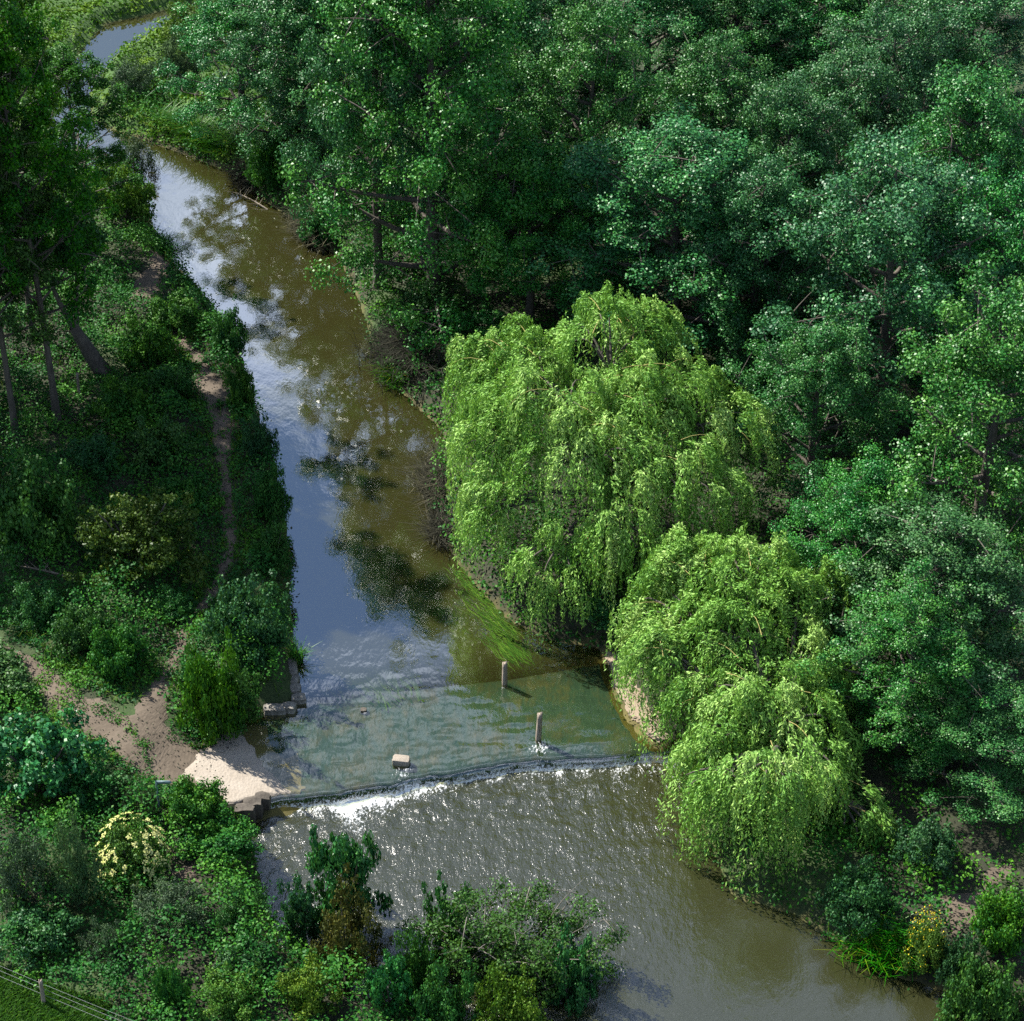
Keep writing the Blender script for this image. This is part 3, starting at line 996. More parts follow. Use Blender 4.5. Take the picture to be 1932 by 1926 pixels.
# ------------------------------------------------------------------ weeping willows
def willow(seed, foot, lobes, n_str=7800, m=20):
    """lobes: (x, y, z apex, radius x, radius y, dome height, hanging length); one continuous crown of hanging sprays"""
    rg = np.random.default_rng(seed)
    sub = []
    for l in lobes:
        for q in range(3):
            k = .38 + .2 * rg.random()
            a = rg.random() * 6.28
            rr_ = .35 + .5 * rg.random()
            sub.append((l[0] + l[3] * rr_ * math.cos(a), l[1] + l[4] * rr_ * math.sin(a), l[2] - l[5] * rr_ ** 2 + .15 + .35 * rg.random(), l[3] * k, l[4] * k, l[5] * .75, l[6] * (.55 + .5 * rg.random())))
    LB = np.array(list(lobes) + sub)
    tw = Tubes(4)
    fx, fy = foot
    cx, cy = LB[:, 0].mean(), LB[:, 1].mean()
    pk = rg.choice(len(LB), n_str, p=LB[:, 3] * LB[:, 4] / (LB[:, 3] * LB[:, 4]).sum())
    th0, r0 = rg.random(n_str) * 2 * math.pi, rg.random(n_str) ** .5
    wob = 1 + .16 * np.sin(th0 * 3 + pk * 1.7) + .12 * np.sin(th0 * 7 + pk * 2.3)
    x0 = LB[pk, 0] + LB[pk, 3] * r0 * wob * np.cos(th0)
    y0 = LB[pk, 1] + LB[pk, 4] * r0 * wob * np.sin(th0)
    # sprays gather into sheaves: pull the start points towards scattered bough ends
    nb = n_str // 38
    bi = rg.choice(n_str, nb, replace=False)
    bxy = np.stack([x0[bi], y0[bi]], 1)
    d2 = (x0[:, None] - bxy[None, :, 0]) ** 2 + (y0[:, None] - bxy[None, :, 1]) ** 2
    nb_i = d2.argmin(1)
    x0 = x0 + (bxy[nb_i, 0] - x0) * .52
    y0 = y0 + (bxy[nb_i, 1] - y0) * .52
    rr = np.sqrt(((x0 - LB[pk, 0]) / LB[pk, 3]) ** 2 + ((y0 - LB[pk, 1]) / LB[pk, 4]) ** 2)
    bz = rg.normal(size=nb) * .48
    bl = .55 + .85 * rg.random(nb)
    z0 = LB[pk, 2] - LB[pk, 5] * np.clip(rr, 0, 1.3) ** 2 + bz[nb_i] + rg.normal(size=n_str) * .16
    z0 = np.minimum(z0, LB[pk, 2] + .5)
    ao = np.stack([x0 - cx, y0 - cy], 1) * .16 + np.stack([x0 - LB[pk, 0], y0 - LB[pk, 1]], 1) * .45 + (np.stack([x0, y0], 1) - bxy[nb_i]) * 1.6
    ao = unit(ao + rg.normal(size=ao.shape) * .25)
    tone_b = np.clip(.5 + rg.normal(size=nb) * .2, 0, 1)
    tone0 = np.clip(tone_b[nb_i] + rg.normal(size=n_str) * .1, 0, 1)
    Ls = LB[pk, 6] * bl[nb_i] * (.25 + .85 * rg.random(n_str) ** 1.3) * (.42 + .62 * np.clip(rr, 0, 1))
    P, D, TN = [], [], []
    for j in range(m):
        t = (j + rg.random(n_str) * .95) / m
        outw = (.35 + .45 * np.clip(rr, 0, 1)) * np.minimum(1, t * 2.0) ** .8
        xx = x0 + ao[:, 0] * outw + rg.normal(size=n_str) * .04
        yy = y0 + ao[:, 1] * outw + rg.normal(size=n_str) * .04
        zz = z0 + .22 * np.sin(np.minimum(t * 2.6, 1) * 3.1) - Ls * t ** 1.3
        P.append(np.stack([xx, yy, zz], 1))
        k = np.clip(1 - t * 2.2, 0, 1)
        dn = np.stack([ao[:, 0] * k, ao[:, 1] * k, -.2 - t], 1) + rg.normal(size=(n_str, 3)) * .36
        D.append(unit(dn))
        TN.append(np.clip(tone0 + rg.normal(size=n_str) * .13, 0, 1))
    for q in range(nb):
        if rg.random() < .3:
            i = bi[q]
            az = np.array([x0[i], y0[i], z0[i] + .22])
            bs = np.array([x0[i] - ao[i, 0] * 1.1, y0[i] - ao[i, 1] * 1.1, z0[i] - .05])
            e = az + np.array([ao[i, 0] * .7, ao[i, 1] * .7, -.75])
            tw.add(bez(bs, az + np.array([0, 0, .2]), e, 6), np.linspace(.016, .006, 6))
    P, D, TN = np.vstack(P), np.vstack(D), np.concatenate(TN)
    keep = P[:, 2] > -.45
    P, D, TN = P[keep], D[keep], TN[keep]
    N = unit(rg.normal(size=P.shape) + np.array([-.2, -.1, .6]))
    N = unit(N - (N * D).sum(1, keepdims=True) * D)
    L = .18 * (.7 + .6 * rg.random(len(P)))
    V, F = leaf_geo(P, N, L, L * .31, .15, D, rg)
    z0 = gz1(fx, fy)
    org = np.array([fx, fy, z0])
    tb = Tubes(8)
    top = np.array([lobes[0][0], lobes[0][1], lobes[0][2] - 1.0])
    f0 = np.array([fx, fy, z0 - .3])
    fk = f0 + (top - f0) * np.array([.25, .25, .35])
    tb.add(bez(f0, f0 + np.array([0, 0, 1.2]), fk, 6), np.linspace(.62, .42, 6))
    for l in lobes:
        e = np.array([l[0], l[1], l[2] - .5])
        tb.add(bez(fk, (fk + e) / 2 + np.array([0, 0, .8]), e, 8), np.linspace(.17, .03, 8))
        for q in range(7):
            a = q * .9
            e2 = np.array([l[0] + l[3] * .7 * math.cos(a), l[1] + l[4] * .7 * math.sin(a), l[2] - l[5] * .55 - .3])
            tb.add(bez(fk * .35 + e * .65, (e + e2) / 2 + np.array([0, 0, .3]), e2, 6), np.linspace(.08, .015, 6))
    tbm, twm = tb.mesh("trunk", M['bark']), tw.mesh("twigs", M['wtwig'])
    for me in (tbm, twm):
        co = np.empty(len(me.vertices) * 3, np.float32)
        me.vertices.foreach_get("co", co)
        me.vertices.foreach_set("co", (co.reshape(-1, 3) - org).ravel().astype(np.float32))
    return tbm, twm, new_mesh("foliage", V - org, F, M['willow'], face_attr={"tone": TN}), org


def lobe(u, v, Y, rx, ry, dome, hang):
    x, z = T(u, v, Y)
    return (x, Y, z, rx, ry, dome, hang)


W1 = [lobe(1150, 580, 83.0, 2.6, 2.6, 1.8, 3.2), lobe(980, 645, 82.5, 2.5, 2.3, 1.5, 4.0), lobe(1230, 690, 80.0, 3.0, 2.4, 1.6, 4.0),
      lobe(1040, 700, 79.0, 3.0, 2.2, 1.6, 4.5), lobe(925, 790, 78.5, 1.7, 1.8, 1.2, 5.2), lobe(1340, 740, 79.5, 2.3, 2.2, 1.6, 4.2),
      lobe(1110, 810, 76.5, 2.8, 1.8, 1.6, 4.6), lobe(1290, 860, 76.0, 2.6, 1.7, 1.6, 4.2), lobe(930, 930, 76.3, 1.5, 1.3, 1.0, 3.4),
      lobe(1040, 1020, 74.0, 1.9, 1.2, 1.2, 3.0), lobe(1170, 980, 74.0, 1.6, 1.2, 1.2, 3.6), lobe(1290, 1000, 74.3, 1.5, 1.2, 1.1, 2.8)]
f1 = G(1165, 1090, .4)
t_, tw_, fo_, org = willow(31, f1, W1)
w1 = empty("weeping_willow", tuple(org), label="larger bright green weeping willow at the river bend above the weir", cat="willow", group="weeping willows")
for n_, me in (("trunk", t_), ("twigs", tw_), ("foliage", fo_)):
    tag(add(n_, me, w1), kind='stuff' if n_ == 'twigs' else None)
W2 = [lobe(1400, 1035, 70.5, 2.6, 2.0, 1.3, 3.0), lobe(1275, 1105, 69.8, 2.0, 1.7, 1.3, 3.8), lobe(1510, 1090, 69.5, 2.1, 1.9, 1.4, 3.4),
      lobe(1400, 1140, 67.8, 2.2, 1.6, 1.4, 4.0), lobe(1250, 1200, 67.6, 1.5, 1.4, 1.1, 3.4), lobe(1515, 1210, 66.5, 1.9, 1.5, 1.4, 3.8),
      lobe(1420, 1270, 64.6, 1.9, 1.3, 1.2, 4.4), lobe(1345, 1440, 61.3, 1.45, 1.1, 1.0, 6.0), lobe(1450, 1420, 60.2, 1.7, 1.2, 1.2, 8.0),
      lobe(1625, 1520, 60.8, 1.1, 1.0, 1.0, 4.5), lobe(1320, 1400, 63.0, .9, .8, .7, 2.4), 
      lobe(1330, 1290, 65.8, 1.5, 1.2, 1.0, 3.6), lobe(1500, 1320, 63.4, 1.8, 1.2, 1.1, 3.8), lobe(1540, 1390, 62.3, 1.3, 1.2, 1.0, 4.5), lobe(1370, 1350, 63.4, 1.3, 1.0, 1.0, 3.4)]
f2 = G(1500, 1560, .5)
t_, tw_, fo_, org = willow(57, f2, W2)
w2 = empty("weeping_willow", tuple(org), label="smaller bright green weeping willow on the right bank below the weir", cat="willow", group="weeping willows")
for n_, me in (("trunk", t_), ("twigs", tw_), ("foliage", fo_)):
    tag(add(n_, me, w2), kind='stuff' if n_ == 'twigs' else None)

# ------------------------------------------------------------------ shrubs
SV = {
    'bush': [shrub(300 + i, 2, 2.4, 62, 190, .13, 'bush') for i in range(3)],
    'sallow': [shrub(310 + i, 2, 2.6, 72, 220, .11, 'sallow', asp=.45) for i in range(3)],
    'hawthorn': [shrub(320, 2, 3.0, 95, 290, .10, 'hawthorn', spray=1., rmin=.16, rmax=.26)],
    'russet': [shrub(330, 2, 3.0, 70, 210, .11, 'russet', rmin=.16, rmax=.28)],
    'sycamore': [shrub(340 + i, 2, 3.2, 60, 170, .17, 'sycamore', rmin=.16, rmax=.28) for i in range(2)],
    'ivy': [shrub(350 + i, 2, 1.9, 80, 190, .13, 'nettle', rmin=.2, rmax=.3) for i in range(2)],
    'lime': [shrub(360, 2, 2.6, 60, 210, .12, 'lime')],
    'elder': [shrub(370, 2, 2.8, 60, 190, .13, 'lime')],
}
# extent (left, right, top, foot) as surveyed; kind; variant; name; label
SHRUBS = [
    (132, 372, 930, 1165, 'hawthorn', 0, "hawthorn_bush", "rounded yellow-green hawthorn bush standing alone in the shade of the left bank"),
    (168, 318, 1565, 1712, 'elder', 0, "elder_bush", "elder bush covered in cream blossom in the lower left"),
    (380, 545, 1105, 1290, 'bush', 0, "riverside_bush", "tall leafy bush on the bank above the stone blocks"),
    (326, 448, 1230, 1405, 'ivy', 0, "riverside_bush", "bright green bush beside the footpath end, left of the stone blocks"),
    (405, 532, 1185, 1292, 'bush', 2, "riverside_bush", "dark bush overhanging the water behind the stone blocks"),
    (372, 492, 1262, 1390, 'bush', 1, "riverside_bush", "dark green bush overhanging the top of the pale landing"),
    (292, 440, 1487, 1610, 'ivy', 1, "ivy_thicket", "dense ivy thicket on the bank just below the pale landing"),
    (335, 488, 1565, 1662, 'ivy', 0, "ivy_thicket", "lower ivy thicket dropping to the water below the landing"),
    (228, 308, 1482, 1585, 'sallow', 2, "sallow_bush", "thin brownish bush at the foot of the signpost"),
    (-60, 178, 1372, 1580, 'sycamore', 0, "sycamore_bush", "glossy dark green sycamore bush at the left edge beside the dirt track"),
    (110, 222, 1440, 1565, 'sycamore', 1, "sycamore_bush", "smaller sycamore bush below the bend of the dirt track"),
    (-120, 78, 1250, 1362, 'bush', 1, "leafy_bush", "dark bush at the left edge just below the dirt track"),
    (185, 262, 1465, 1560, 'sallow', 1, "sallow_bush", "greyish thin bush between the sycamore bush and the signpost"),
    (68, 180, 1558, 1760, 'sallow', 0, "sallow_bush", "upright greyish olive sallow just left of the blossoming elder"),
    (-45, 88, 1580, 1765, 'sallow', 1, "sallow_bush", "greyish sallow at the left edge below the sycamore bush"),
    (245, 398, 1675, 1805, 'sallow', 2, "sallow_bush", "round grey-green sallow below the blossoming elder"),
    (395, 508, 1690, 1812, 'bush', 0, "leafy_bush", "dark leafy bush at the water's edge below the ivy"),
    (148, 250, 1745, 1850, 'sallow', 0, "sallow_bush", "pale grey-green sallow near the bottom left"),
    (-20, 150, 1722, 1850, 'bush', 1, "leafy_bush", "dark shaded bush above the wire fence"),
    (400, 525, 1790, 1895, 'bush', 2, "leafy_bush", "leafy bush low on the bank below the water's edge bush"),
    (278, 350, 1825, 1945, 'ivy', 1, "leafy_bush", "narrow nettle-leaved bush by the bottom edge right of the fence"),
    (360, 500, 1848, 1965, 'lime', 0, "leafy_bush", "light green bush at the bottom edge left of the sycamores"),
    (565, 718, 1576, 1760, 'sycamore', 0, "young_sycamore", "tall young sycamore rising over the water below the weir"),
    (520, 605, 1655, 1765, 'sycamore', 1, "young_sycamore", "smaller sycamore just left of the tall one at the water"),
    (574, 722, 1690, 1870, 'russet', 0, "hawthorn_bush", "russet brown hawthorn in front of the tall young sycamore"),
    (796, 892, 1668, 1790, 'sycamore', 1, "young_sycamore", "slender sycamore spire behind the sparse bottom tree"),
    (686, 780, 1812, 1940, 'sycamore', 0, "young_sycamore", "pale green sycamore at the bottom, right of the russet bush"),
    (730, 832, 1765, 1880, 'bush', 1, "leafy_bush", "dark low bush between the russet bush and the sparse tree"),
    (510, 640, 1835, 1960, 'lime', 0, "leafy_bush", "light green bush at the bottom edge below the russet bush"),
    (1026, 1136, 1765, 1880, 'sycamore', 1, "young_sycamore", "dark green sycamore on the right of the sparse bottom tree"),
    (198, 288, 258, 335, 'sallow', 1, "sallow_bush", "pale grey willow bush at the inner river bend on the left bank"),
    (165, 288, 305, 455, 'elder', 0, "leafy_bush", "large dark green bush hanging over the left water edge upstream"),
    (282, 372, 60, 188, 'sallow', 0, "thorn_bush", "dark grey thorn bush at the edge of the wood near the far bend"),
    (196, 296, 108, 205, 'sallow', 2, "sallow_bush", "pale willow scrub beside the far loop of the river"),
    (300, 410, 8, 118, 'lime', 0, "leafy_bush", "yellow-green bush at the far end of the wood"),
    (515, 592, 195, 305, 'hawthorn', 0, "hawthorn_bush", "yellowish bush on the right bank left of the huge poplar"),
    (535, 625, 290, 395, 'sallow', 2, "sallow_bush", "pale green bush on the right bank below the yellowish one"),
    (560, 645, 388, 462, 'sycamore', 1, "leafy_bush", "blue-green shrub at the water's edge under the huge poplar"),
    (462, 556, 270, 372, 'ivy', 0, "leafy_bush", "rounded green bush on the right bank beside the dead reeds"),
    (838, 965, 590, 690, 'sycamore', 0, "leafy_bush", "shaded blue-green bush under the wood behind the larger willow"),
    (745, 880, 540, 650, 'bush', 1, "leafy_bush", "dark shrub below the huge riverside poplar"),
    (1092, 1190, 1120, 1212, 'sycamore', 1, "leafy_bush", "small dark shrub under the hanging edge of the larger willow"),
    (1709, 1800, 1736, 1830, 'elder', 0, "ragwort_clump", "clump of yellow flowers on the lower right bank"),
    (1785, 1945, 1822, 1950, 'ivy', 1, "leafy_bush", "bright green leafy bush filling the lower right corner"),
    (1845, 1965, 1700, 1835, 'ivy', 0, "leafy_bush", "green bush at the right edge above the lower right corner"),
    (1775, 1870, 1775, 1868, 'bush', 0, "leafy_bush", "green bush beside the yellow flowers near the water"),
    (1560, 1700, 1650, 1770, 'bush', 2, "leafy_bush", "shaded bush on the dark bank below the nearer willow"),
    (1690, 1830, 1560, 1690, 'bush', 1, "leafy_bush", "large shaded bush under the poplars at the lower right"),
    (-50, 140, 880, 1110, 'bush', 0, "leafy_bush", "very dark shaded bush at the left edge under the tall trees"),
    (770, 905, 1835, 1965, 'bush', 0, "leafy_bush", "leafy thicket at the bottom edge under the sparse tree, left side"),
    (890, 1030, 1850, 1975, 'lime', 0, "leafy_bush", "light green thicket at the bottom edge under the sparse tree"),
    (395, 466, 590, 690, 'ivy', 0, "nettle_mound", "leafy mound at the left water edge where the bank bulges out"),
    (418, 480, 690, 800, 'ivy', 1, "nettle_mound", "leafy mound at the water edge beside the widened bare path"),
    (452, 522, 790, 905, 'bush', 0, "nettle_mound", "shaded leafy mound between path and water, upper of the dark strip"),
    (468, 544, 885, 1010, 'bush', 2, "nettle_mound", "shaded leafy mound bulging over the water level with the lone hawthorn"),
    (468, 552, 990, 1110, 'bush', 1, "nettle_mound", "dark leafy mound overhanging the water above the tall riverside bush"),
    (270, 395, 560, 660, 'ivy', 1, "nettle_mound", "sunlit nettle mound right of the leaning tree"),
    (215, 330, 620, 720, 'ivy', 0, "nettle_mound", "sunlit nettle mound at the foot of the leaning tree"),
    (262, 370, 690, 790, 'bush', 1, "nettle_mound", "rounded nettle mound left of the widened path"),
    (160, 300, 720, 850, 'ivy', 1, "nettle_mound", "broad shaded nettle mound below the leaning tree"),
    (235, 368, 800, 920, 'bush', 2, "nettle_mound", "dark nettle mound just left of the path above the hawthorn"),
    (120, 230, 830, 930, 'bush', 0, "nettle_mound", "dark nettle mound above left of the lone hawthorn"),
    (285, 388, 905, 1000, 'ivy', 0, "nettle_mound", "shaded nettle mound between the hawthorn and the path"),
    (90, 215, 1150, 1270, 'ivy', 1, "nettle_mound", "green nettle mound above the bend of the dirt track"),
    (165, 282, 1190, 1312, 'ivy', 0, "nettle_mound", "sunlit nettle mound in the fork of track and footpath"),
    (10, 120, 1110, 1215, 'bush', 2, "nettle_mound", "dark nettle mound at the left edge above the dirt track"),
    (275, 365, 1120, 1200, 'bush', 1, "nettle_mound", "shaded nettle mound where the footpath bends below the hawthorn"),
]
flowers = {}
for i, (u0, u1, vt, vb, kind, var, name, lab) in enumerate(SHRUBS):
    me = SV[kind][var % len(SV[kind])]
    r_, h_ = EXT[me[1].name]
    uc = (u0 + u1) / 2
    x, yf = G(uc, vb, .35)
    dep = yf * math.cos(CAM_DEP) + CAM_H * math.sin(CAM_DEP)
    R = (u1 - u0) / 2 * dep / CAM_F
    Yf = yf + R * .85
    x, H = T(uc, vt, Yf)
    z0 = gz1(x, Yf) - .05
    H = max(H - z0, .7 * R)
    r = place(name, me, x, Yf, z0, (R / r_, R / r_ * .95, H / h_), i * 1.9, lab, "bush", parts=("stems", "foliage"))
    flowers[name] = r
    if name in ("elder_bush", "ragwort_clump"):
        rg = np.random.default_rng(9)
        if name == "elder_bush":     # flat cream flower heads
            nf = 85
            th, ph = rg.random(nf) * 6.28, np.arccos(rg.random(nf) * .92)
            d = np.stack([np.sin(ph) * np.cos(th), np.sin(ph) * np.sin(th), np.cos(ph)], 1)
            C = d * np.array([2.02, 2.02, 2.1]) * (.9 + .16 * rg.random(nf))[:, None] + np.array([0, 0, .6])
            V, F, n = [], [], 0
            for c, dd in zip(C, d):
                nn = unit(dd + np.array([0, 0, .8]))
                a = unit(np.cross(nn, [0.3, 1, .1]))
                b = np.cross(nn, a)
                q = rg.normal(size=(16, 2)) * .085
                Pp = c + q[:, :1] * a + q[:, 1:] * b + rg.normal(size=(16, 1)) * .008 * nn
                v_, f_ = leaf_geo(Pp, np.tile(nn, (16, 1)) + rg.normal(size=(16, 3)) * .15, .11, .10, rg=rg)
                V.append(v_)
                F.append(f_ + n)
                n += len(v_)
            V, F = np.vstack(V), np.vstack(F)
            add("blossom", new_mesh("blossom", V, F, M['cream'], face_attr={"tone": rg.random(len(F))}), r)
        else:
            nf = 260
            C = unit(rg.normal(size=(nf, 3)) + np.array([0, -.3, .6])) * np.array([1.95, 1.95, 1.9]) * (.85 + .25 * rg.random((nf, 1))) + np.array([0, 0, .8])
            V, F = leaf_geo(C, unit(rg.normal(size=(nf, 3)) * .4 + np.array([0, 0, 1.])), .12, .12, rg=rg)
            add("blossom", new_mesh("blossom", V, F, M['yellow'], face_attr={"tone": rg.random(nf)}), r)

# sparse half-bare tree at the bottom
rg = np.random.default_rng(77)
x, H = T(965, 1672, 55.2)
z0 = gz1(x, 55.2)
st = empty("sparse_tree", (x, 55.2, z0 - .2), label="sparse yellow-green tree with bare twigs at the bottom edge over the water", cat="tree")
tb, C = Tubes(5), []
H = H - z0 + .2
for i in range(24):
    az = i * 2.4
    R = 3.7 * (.4 + .6 * rg.random())
    e = np.array([math.cos(az) * R, math.sin(az) * R * .7, H * (.55 + .42 * rg.random())])
    e[2] = H * (.98 - .45 * (R / 3.7) ** 2) * (.6 + .4 * rg.random())
    b = bez([.1 * math.cos(az), .1 * math.sin(az), 0], [e[0] * .35, e[1] * .35, e[2] * .65], e, 9)
    tb.add(b, np.linspace(.075, .01, 9))
    for s in range(8):
        k = 3 + s % 6
        q = b[k] + rg.normal(size=3) * np.array([.55, .5, .45]) + np.array([0, 0, .15])
        tb.add(bez(b[k], (b[k] + q) / 2 + np.array([0, 0, .1]), q, 4), np.linspace(.02, .006, 4))
        if rg.random() < .8:
            C.append(q)
        for s2 in range(3):
            q2 = q + rg.normal(size=3) * .3 + np.array([0, 0, .12])
            tb.add(np.array([q, (q + q2) / 2, q2]), [.008, .006, .004])
C = np.array(C)
V, F, tone = clumps(C, np.full(len(C), .5), 135, .11, rg=rg)
add("branches", tb.mesh("branches", M['barkpale']), st)
add("crown", new_mesh("crown", V, F, M['lime'], face_attr={"tone": tone * .6}), st)


# fallen branch
def dead_branch(name, x, y, z, rz, ln, seed, label, mat='twig'):
    rg = np.random.default_rng(seed)
    tb = Tubes(5)
    m_ = bez([0, 0, 0.1], [ln * .5, .2, .5], [ln, .1, .35], 9)
    tb.add(m_, np.linspace(.06, .015, 9) * ln / 2.5)
    for i in range(9):
        k = 2 + i % 7
        e = m_[k] + np.array([.5 * rg.random(), rg.normal() * .5, .15 + .4 * rg.random()]) * ln / 3
        tb.add(bez(m_[k], (m_[k] + e) / 2, e, 4), np.linspace(.022, .006, 4))
    o = add(name, tb.mesh(name, M[mat]), None, label, "branch", loc=(x, y, z))
    o.rotation_euler = (0, 0, rz)
    return o


x, y = G(130, 1100, .8)
dead_branch("fallen_branch", x, y, gz1(x, y) + .15, 2.9, 2.6, 4, "bare fallen branch lying in shade left of the lone hawthorn")
x, y = G(505, 395, 0)
dead_branch("fallen_branch", x, y, -.12, 2.4, 2.4, 6, "pale fallen branch trailing in the water off the upper right bank", 'twig')

# ------------------------------------------------------------------ undergrowth, reeds, grass, water weed
def plants(pts, h, nl, size, rg, mat, spread=.16):
    """leafy stems: nl leaves up each plant of height h"""
    n = len(pts)
    gz = ground_z(pts[:, 0], pts[:, 1])
    idx = np.repeat(np.arange(n), nl)
    t = rg.random(len(idx)) ** .6
    off = rg.normal(size=(len(idx), 2)) * spread
    P = np.stack([pts[idx, 0] + off[:, 0], pts[idx, 1] + off[:, 1], gz[idx] + h[idx] * (.12 + .88 * t)], 1)
    N = unit(rg.normal(size=P.shape) * .55 + np.array([0, 0, .9]) + np.stack([off[:, 0], off[:, 1], off[:, 0] * 0], 1) * 2)
    sz = np.broadcast_to(size, (n,))[idx] * (.65 + .7 * rg.random(len(idx)))
    tone = np.clip(.42 + (fbm(pts[:, 0] * .6, pts[:, 1] * .6, 91) - .5)[idx] * 1.5 + rg.normal(size=len(idx)) * .17, 0, 1)
    V, F = leaf_geo(P, N, sz, sz * .62, rg=rg)
    return V, F, tone


def scatter(n, poly_fn, box, rg):
    x = box[0] + rg.random(n) * (box[1] - box[0])
    y = box[2] + rg.random(n) * (box[3] - box[2])
    k = poly_fn(x, y)
    return np.stack([x[k], y[k]], 1)


def free_land(x, y, gap=.0, pth=.22):
    ok = (sdist(x, y, UPPER) > gap) & (sdist(x, y, LOWER) > gap)
    ok &= path_d(x, y) > pth + edge_noise(x, y, .3)
    tr = np.minimum(sdist(x, y, TRACK), sdist(x, y, LANDING))
    ok &= tr > .1 + edge_noise(x, y, .45)
    ok &= sdist(x, y, BEACH) > .15
    for q in wpos:
        ok &= np.hypot(x - q[0], y - q[1]) > .55
    ok &= sdist(x, y, FIELD) > .2
    for b in BARE:
        ok &= sdist(x, y, b) > .05 + edge_noise(x, y, .4)
    ok &= np.abs(x) < y * .27 + 3
    return ok


def mid_x(y):
    """a line up the middle of the river, parting left bank from right"""
    ys_ = [45, 63, 70, 80, 90, 100, 108, 116, 122, 150]
    xs_ = [3, -2, -3, -6, -9.5, -13, -16.5, -19, -24, -24]
    return np.interp(y, ys_, xs_)


rg = np.random.default_rng(12)
pt = scatter(43000, lambda x, y: free_land(x, y, -.05) & (x < mid_x(y)) & (y < 118), (-32, 3, 50, 118), rg)
lump = fbm(pt[:, 0] * .55, pt[:, 1] * .55, 55, 3)
h = .35 + 2.0 * np.clip((lump - .34) * 2.2, 0, 1)
pdn = np.minimum(path_d(pt[:, 0], pt[:, 1]), np.maximum(sdist(pt[:, 0], pt[:, 1], TRACK), 0))
h *= np.clip(.16 + pdn * .34, .16, 1)
V, F, tone = plants(pt, h, 10, .115 + .0003 * pt[:, 1], rg, 'nettle')
add("undergrowth", new_mesh("undergrowth", V, F, M['nettle'], face_attr={"tone": tone}), None, "nettles and brambles covering the left bank", "undergrowth", kind="stuff")
near_w = lambda x, y: np.minimum(sdist(x, y, UPPER), sdist(x, y, LOWER)) < 5.0
pt = np.vstack([scatter(44000, lambda x, y: free_land(x, y, -.15) & (x > mid_x(y)) & (y < 128) & near_w(x, y), (-26, 24, 50, 128), rg),
                scatter(20000, lambda x, y: free_land(x, y, -.05) & (x > mid_x(y)) & (y < 118) & ~near_w(x, y), (-26, 30, 54, 118), rg)])
lump = fbm(pt[:, 0] * .6, pt[:, 1] * .6, 56, 3)
h = .3 + 1.0 * np.clip((lump - .3) * 2.0, 0, 1)
V, F, tone = plants(pt, h, 9, .12 + .0004 * pt[:, 1], rg, 'nettle', .2)
add("undergrowth", new_mesh("undergrowth", V, F, M['nettle'], face_attr={"tone": tone}), None, "leafy undergrowth along the right bank and under the wood", "undergrowth", kind="stuff")
pt = scatter(60000, lambda x, y: (np.minimum(sdist(x, y, UPPER), 99) > .1) & (y > 117) & (x < -8) & (np.abs(x) < y * .26 + 2), (-42, -8, 117, 160), rg)
far = sstep(0, 2.5, sdist(pt[:, 0], pt[:, 1], UPPER))
h = (.12 + .9 * np.clip((fbm(pt[:, 0] * .5, pt[:, 1] * .5, 58) - .32) * 2, 0, 1)) * np.where(pt[:, 1] > 139, 1.0 - .8 * far, 1)
h *= np.where(pt[:, 0] < -23, .45, 1)
V, F, tone = plants(pt[:10500], h[:10500], 6, .22, rg, 'grass', .22)
add("meadow_herbage", new_mesh("meadow_herbage", V, F, M['grass'], face_attr={"tone": tone}), None, "rough green meadow growth round the far bend", "meadow", kind="stuff")
# scattered weeds on the dirt track
pt = scatter(9000, lambda x, y: (sdist(x, y, TRACK) < .2) & (fbm(x * .9, y * .9, 61) > .54) & (sdist(x, y, LANDING) > .8), (-20, -8, 60, 75), rg)
V, F, tone = plants(pt, np.full(len(pt), .14), 6, .085, rg, 'nettle', .08)
add("track_weeds", new_mesh("track_weeds", V, F, M['nettle'], face_attr={"tone": tone}), None, "low weeds growing in tufts on the dirt track", "weeds", kind="stuff")


pt = scatter(9000, lambda x, y: (np.minimum(sdist(x, y, TRACK), path_d(x, y) - .3) < .1) & (sdist(x, y, LANDING) > -1.0), (-22, -8, 60, 100), rg)
N_ = unit(rg.normal(size=(len(pt), 3)) * .3 + np.array([0, 0, 1.]))
V, F = leaf_geo(np.stack([pt[:, 0], pt[:, 1], ground_z(pt[:, 0], pt[:, 1]) + .055], 1), N_, .05 + .10 * rg.random(len(pt)) ** 3, .04 + .05 * rg.random(len(pt)) ** 2, rg=rg)
add("leaf_litter", new_mesh("leaf_litter", V, F, M['deadreed'], face_attr={"tone": rg.random(len(pt)) ** 1.5}), None, "dry leaf litter and chips strewn on the earth track", "litter", kind="stuff")


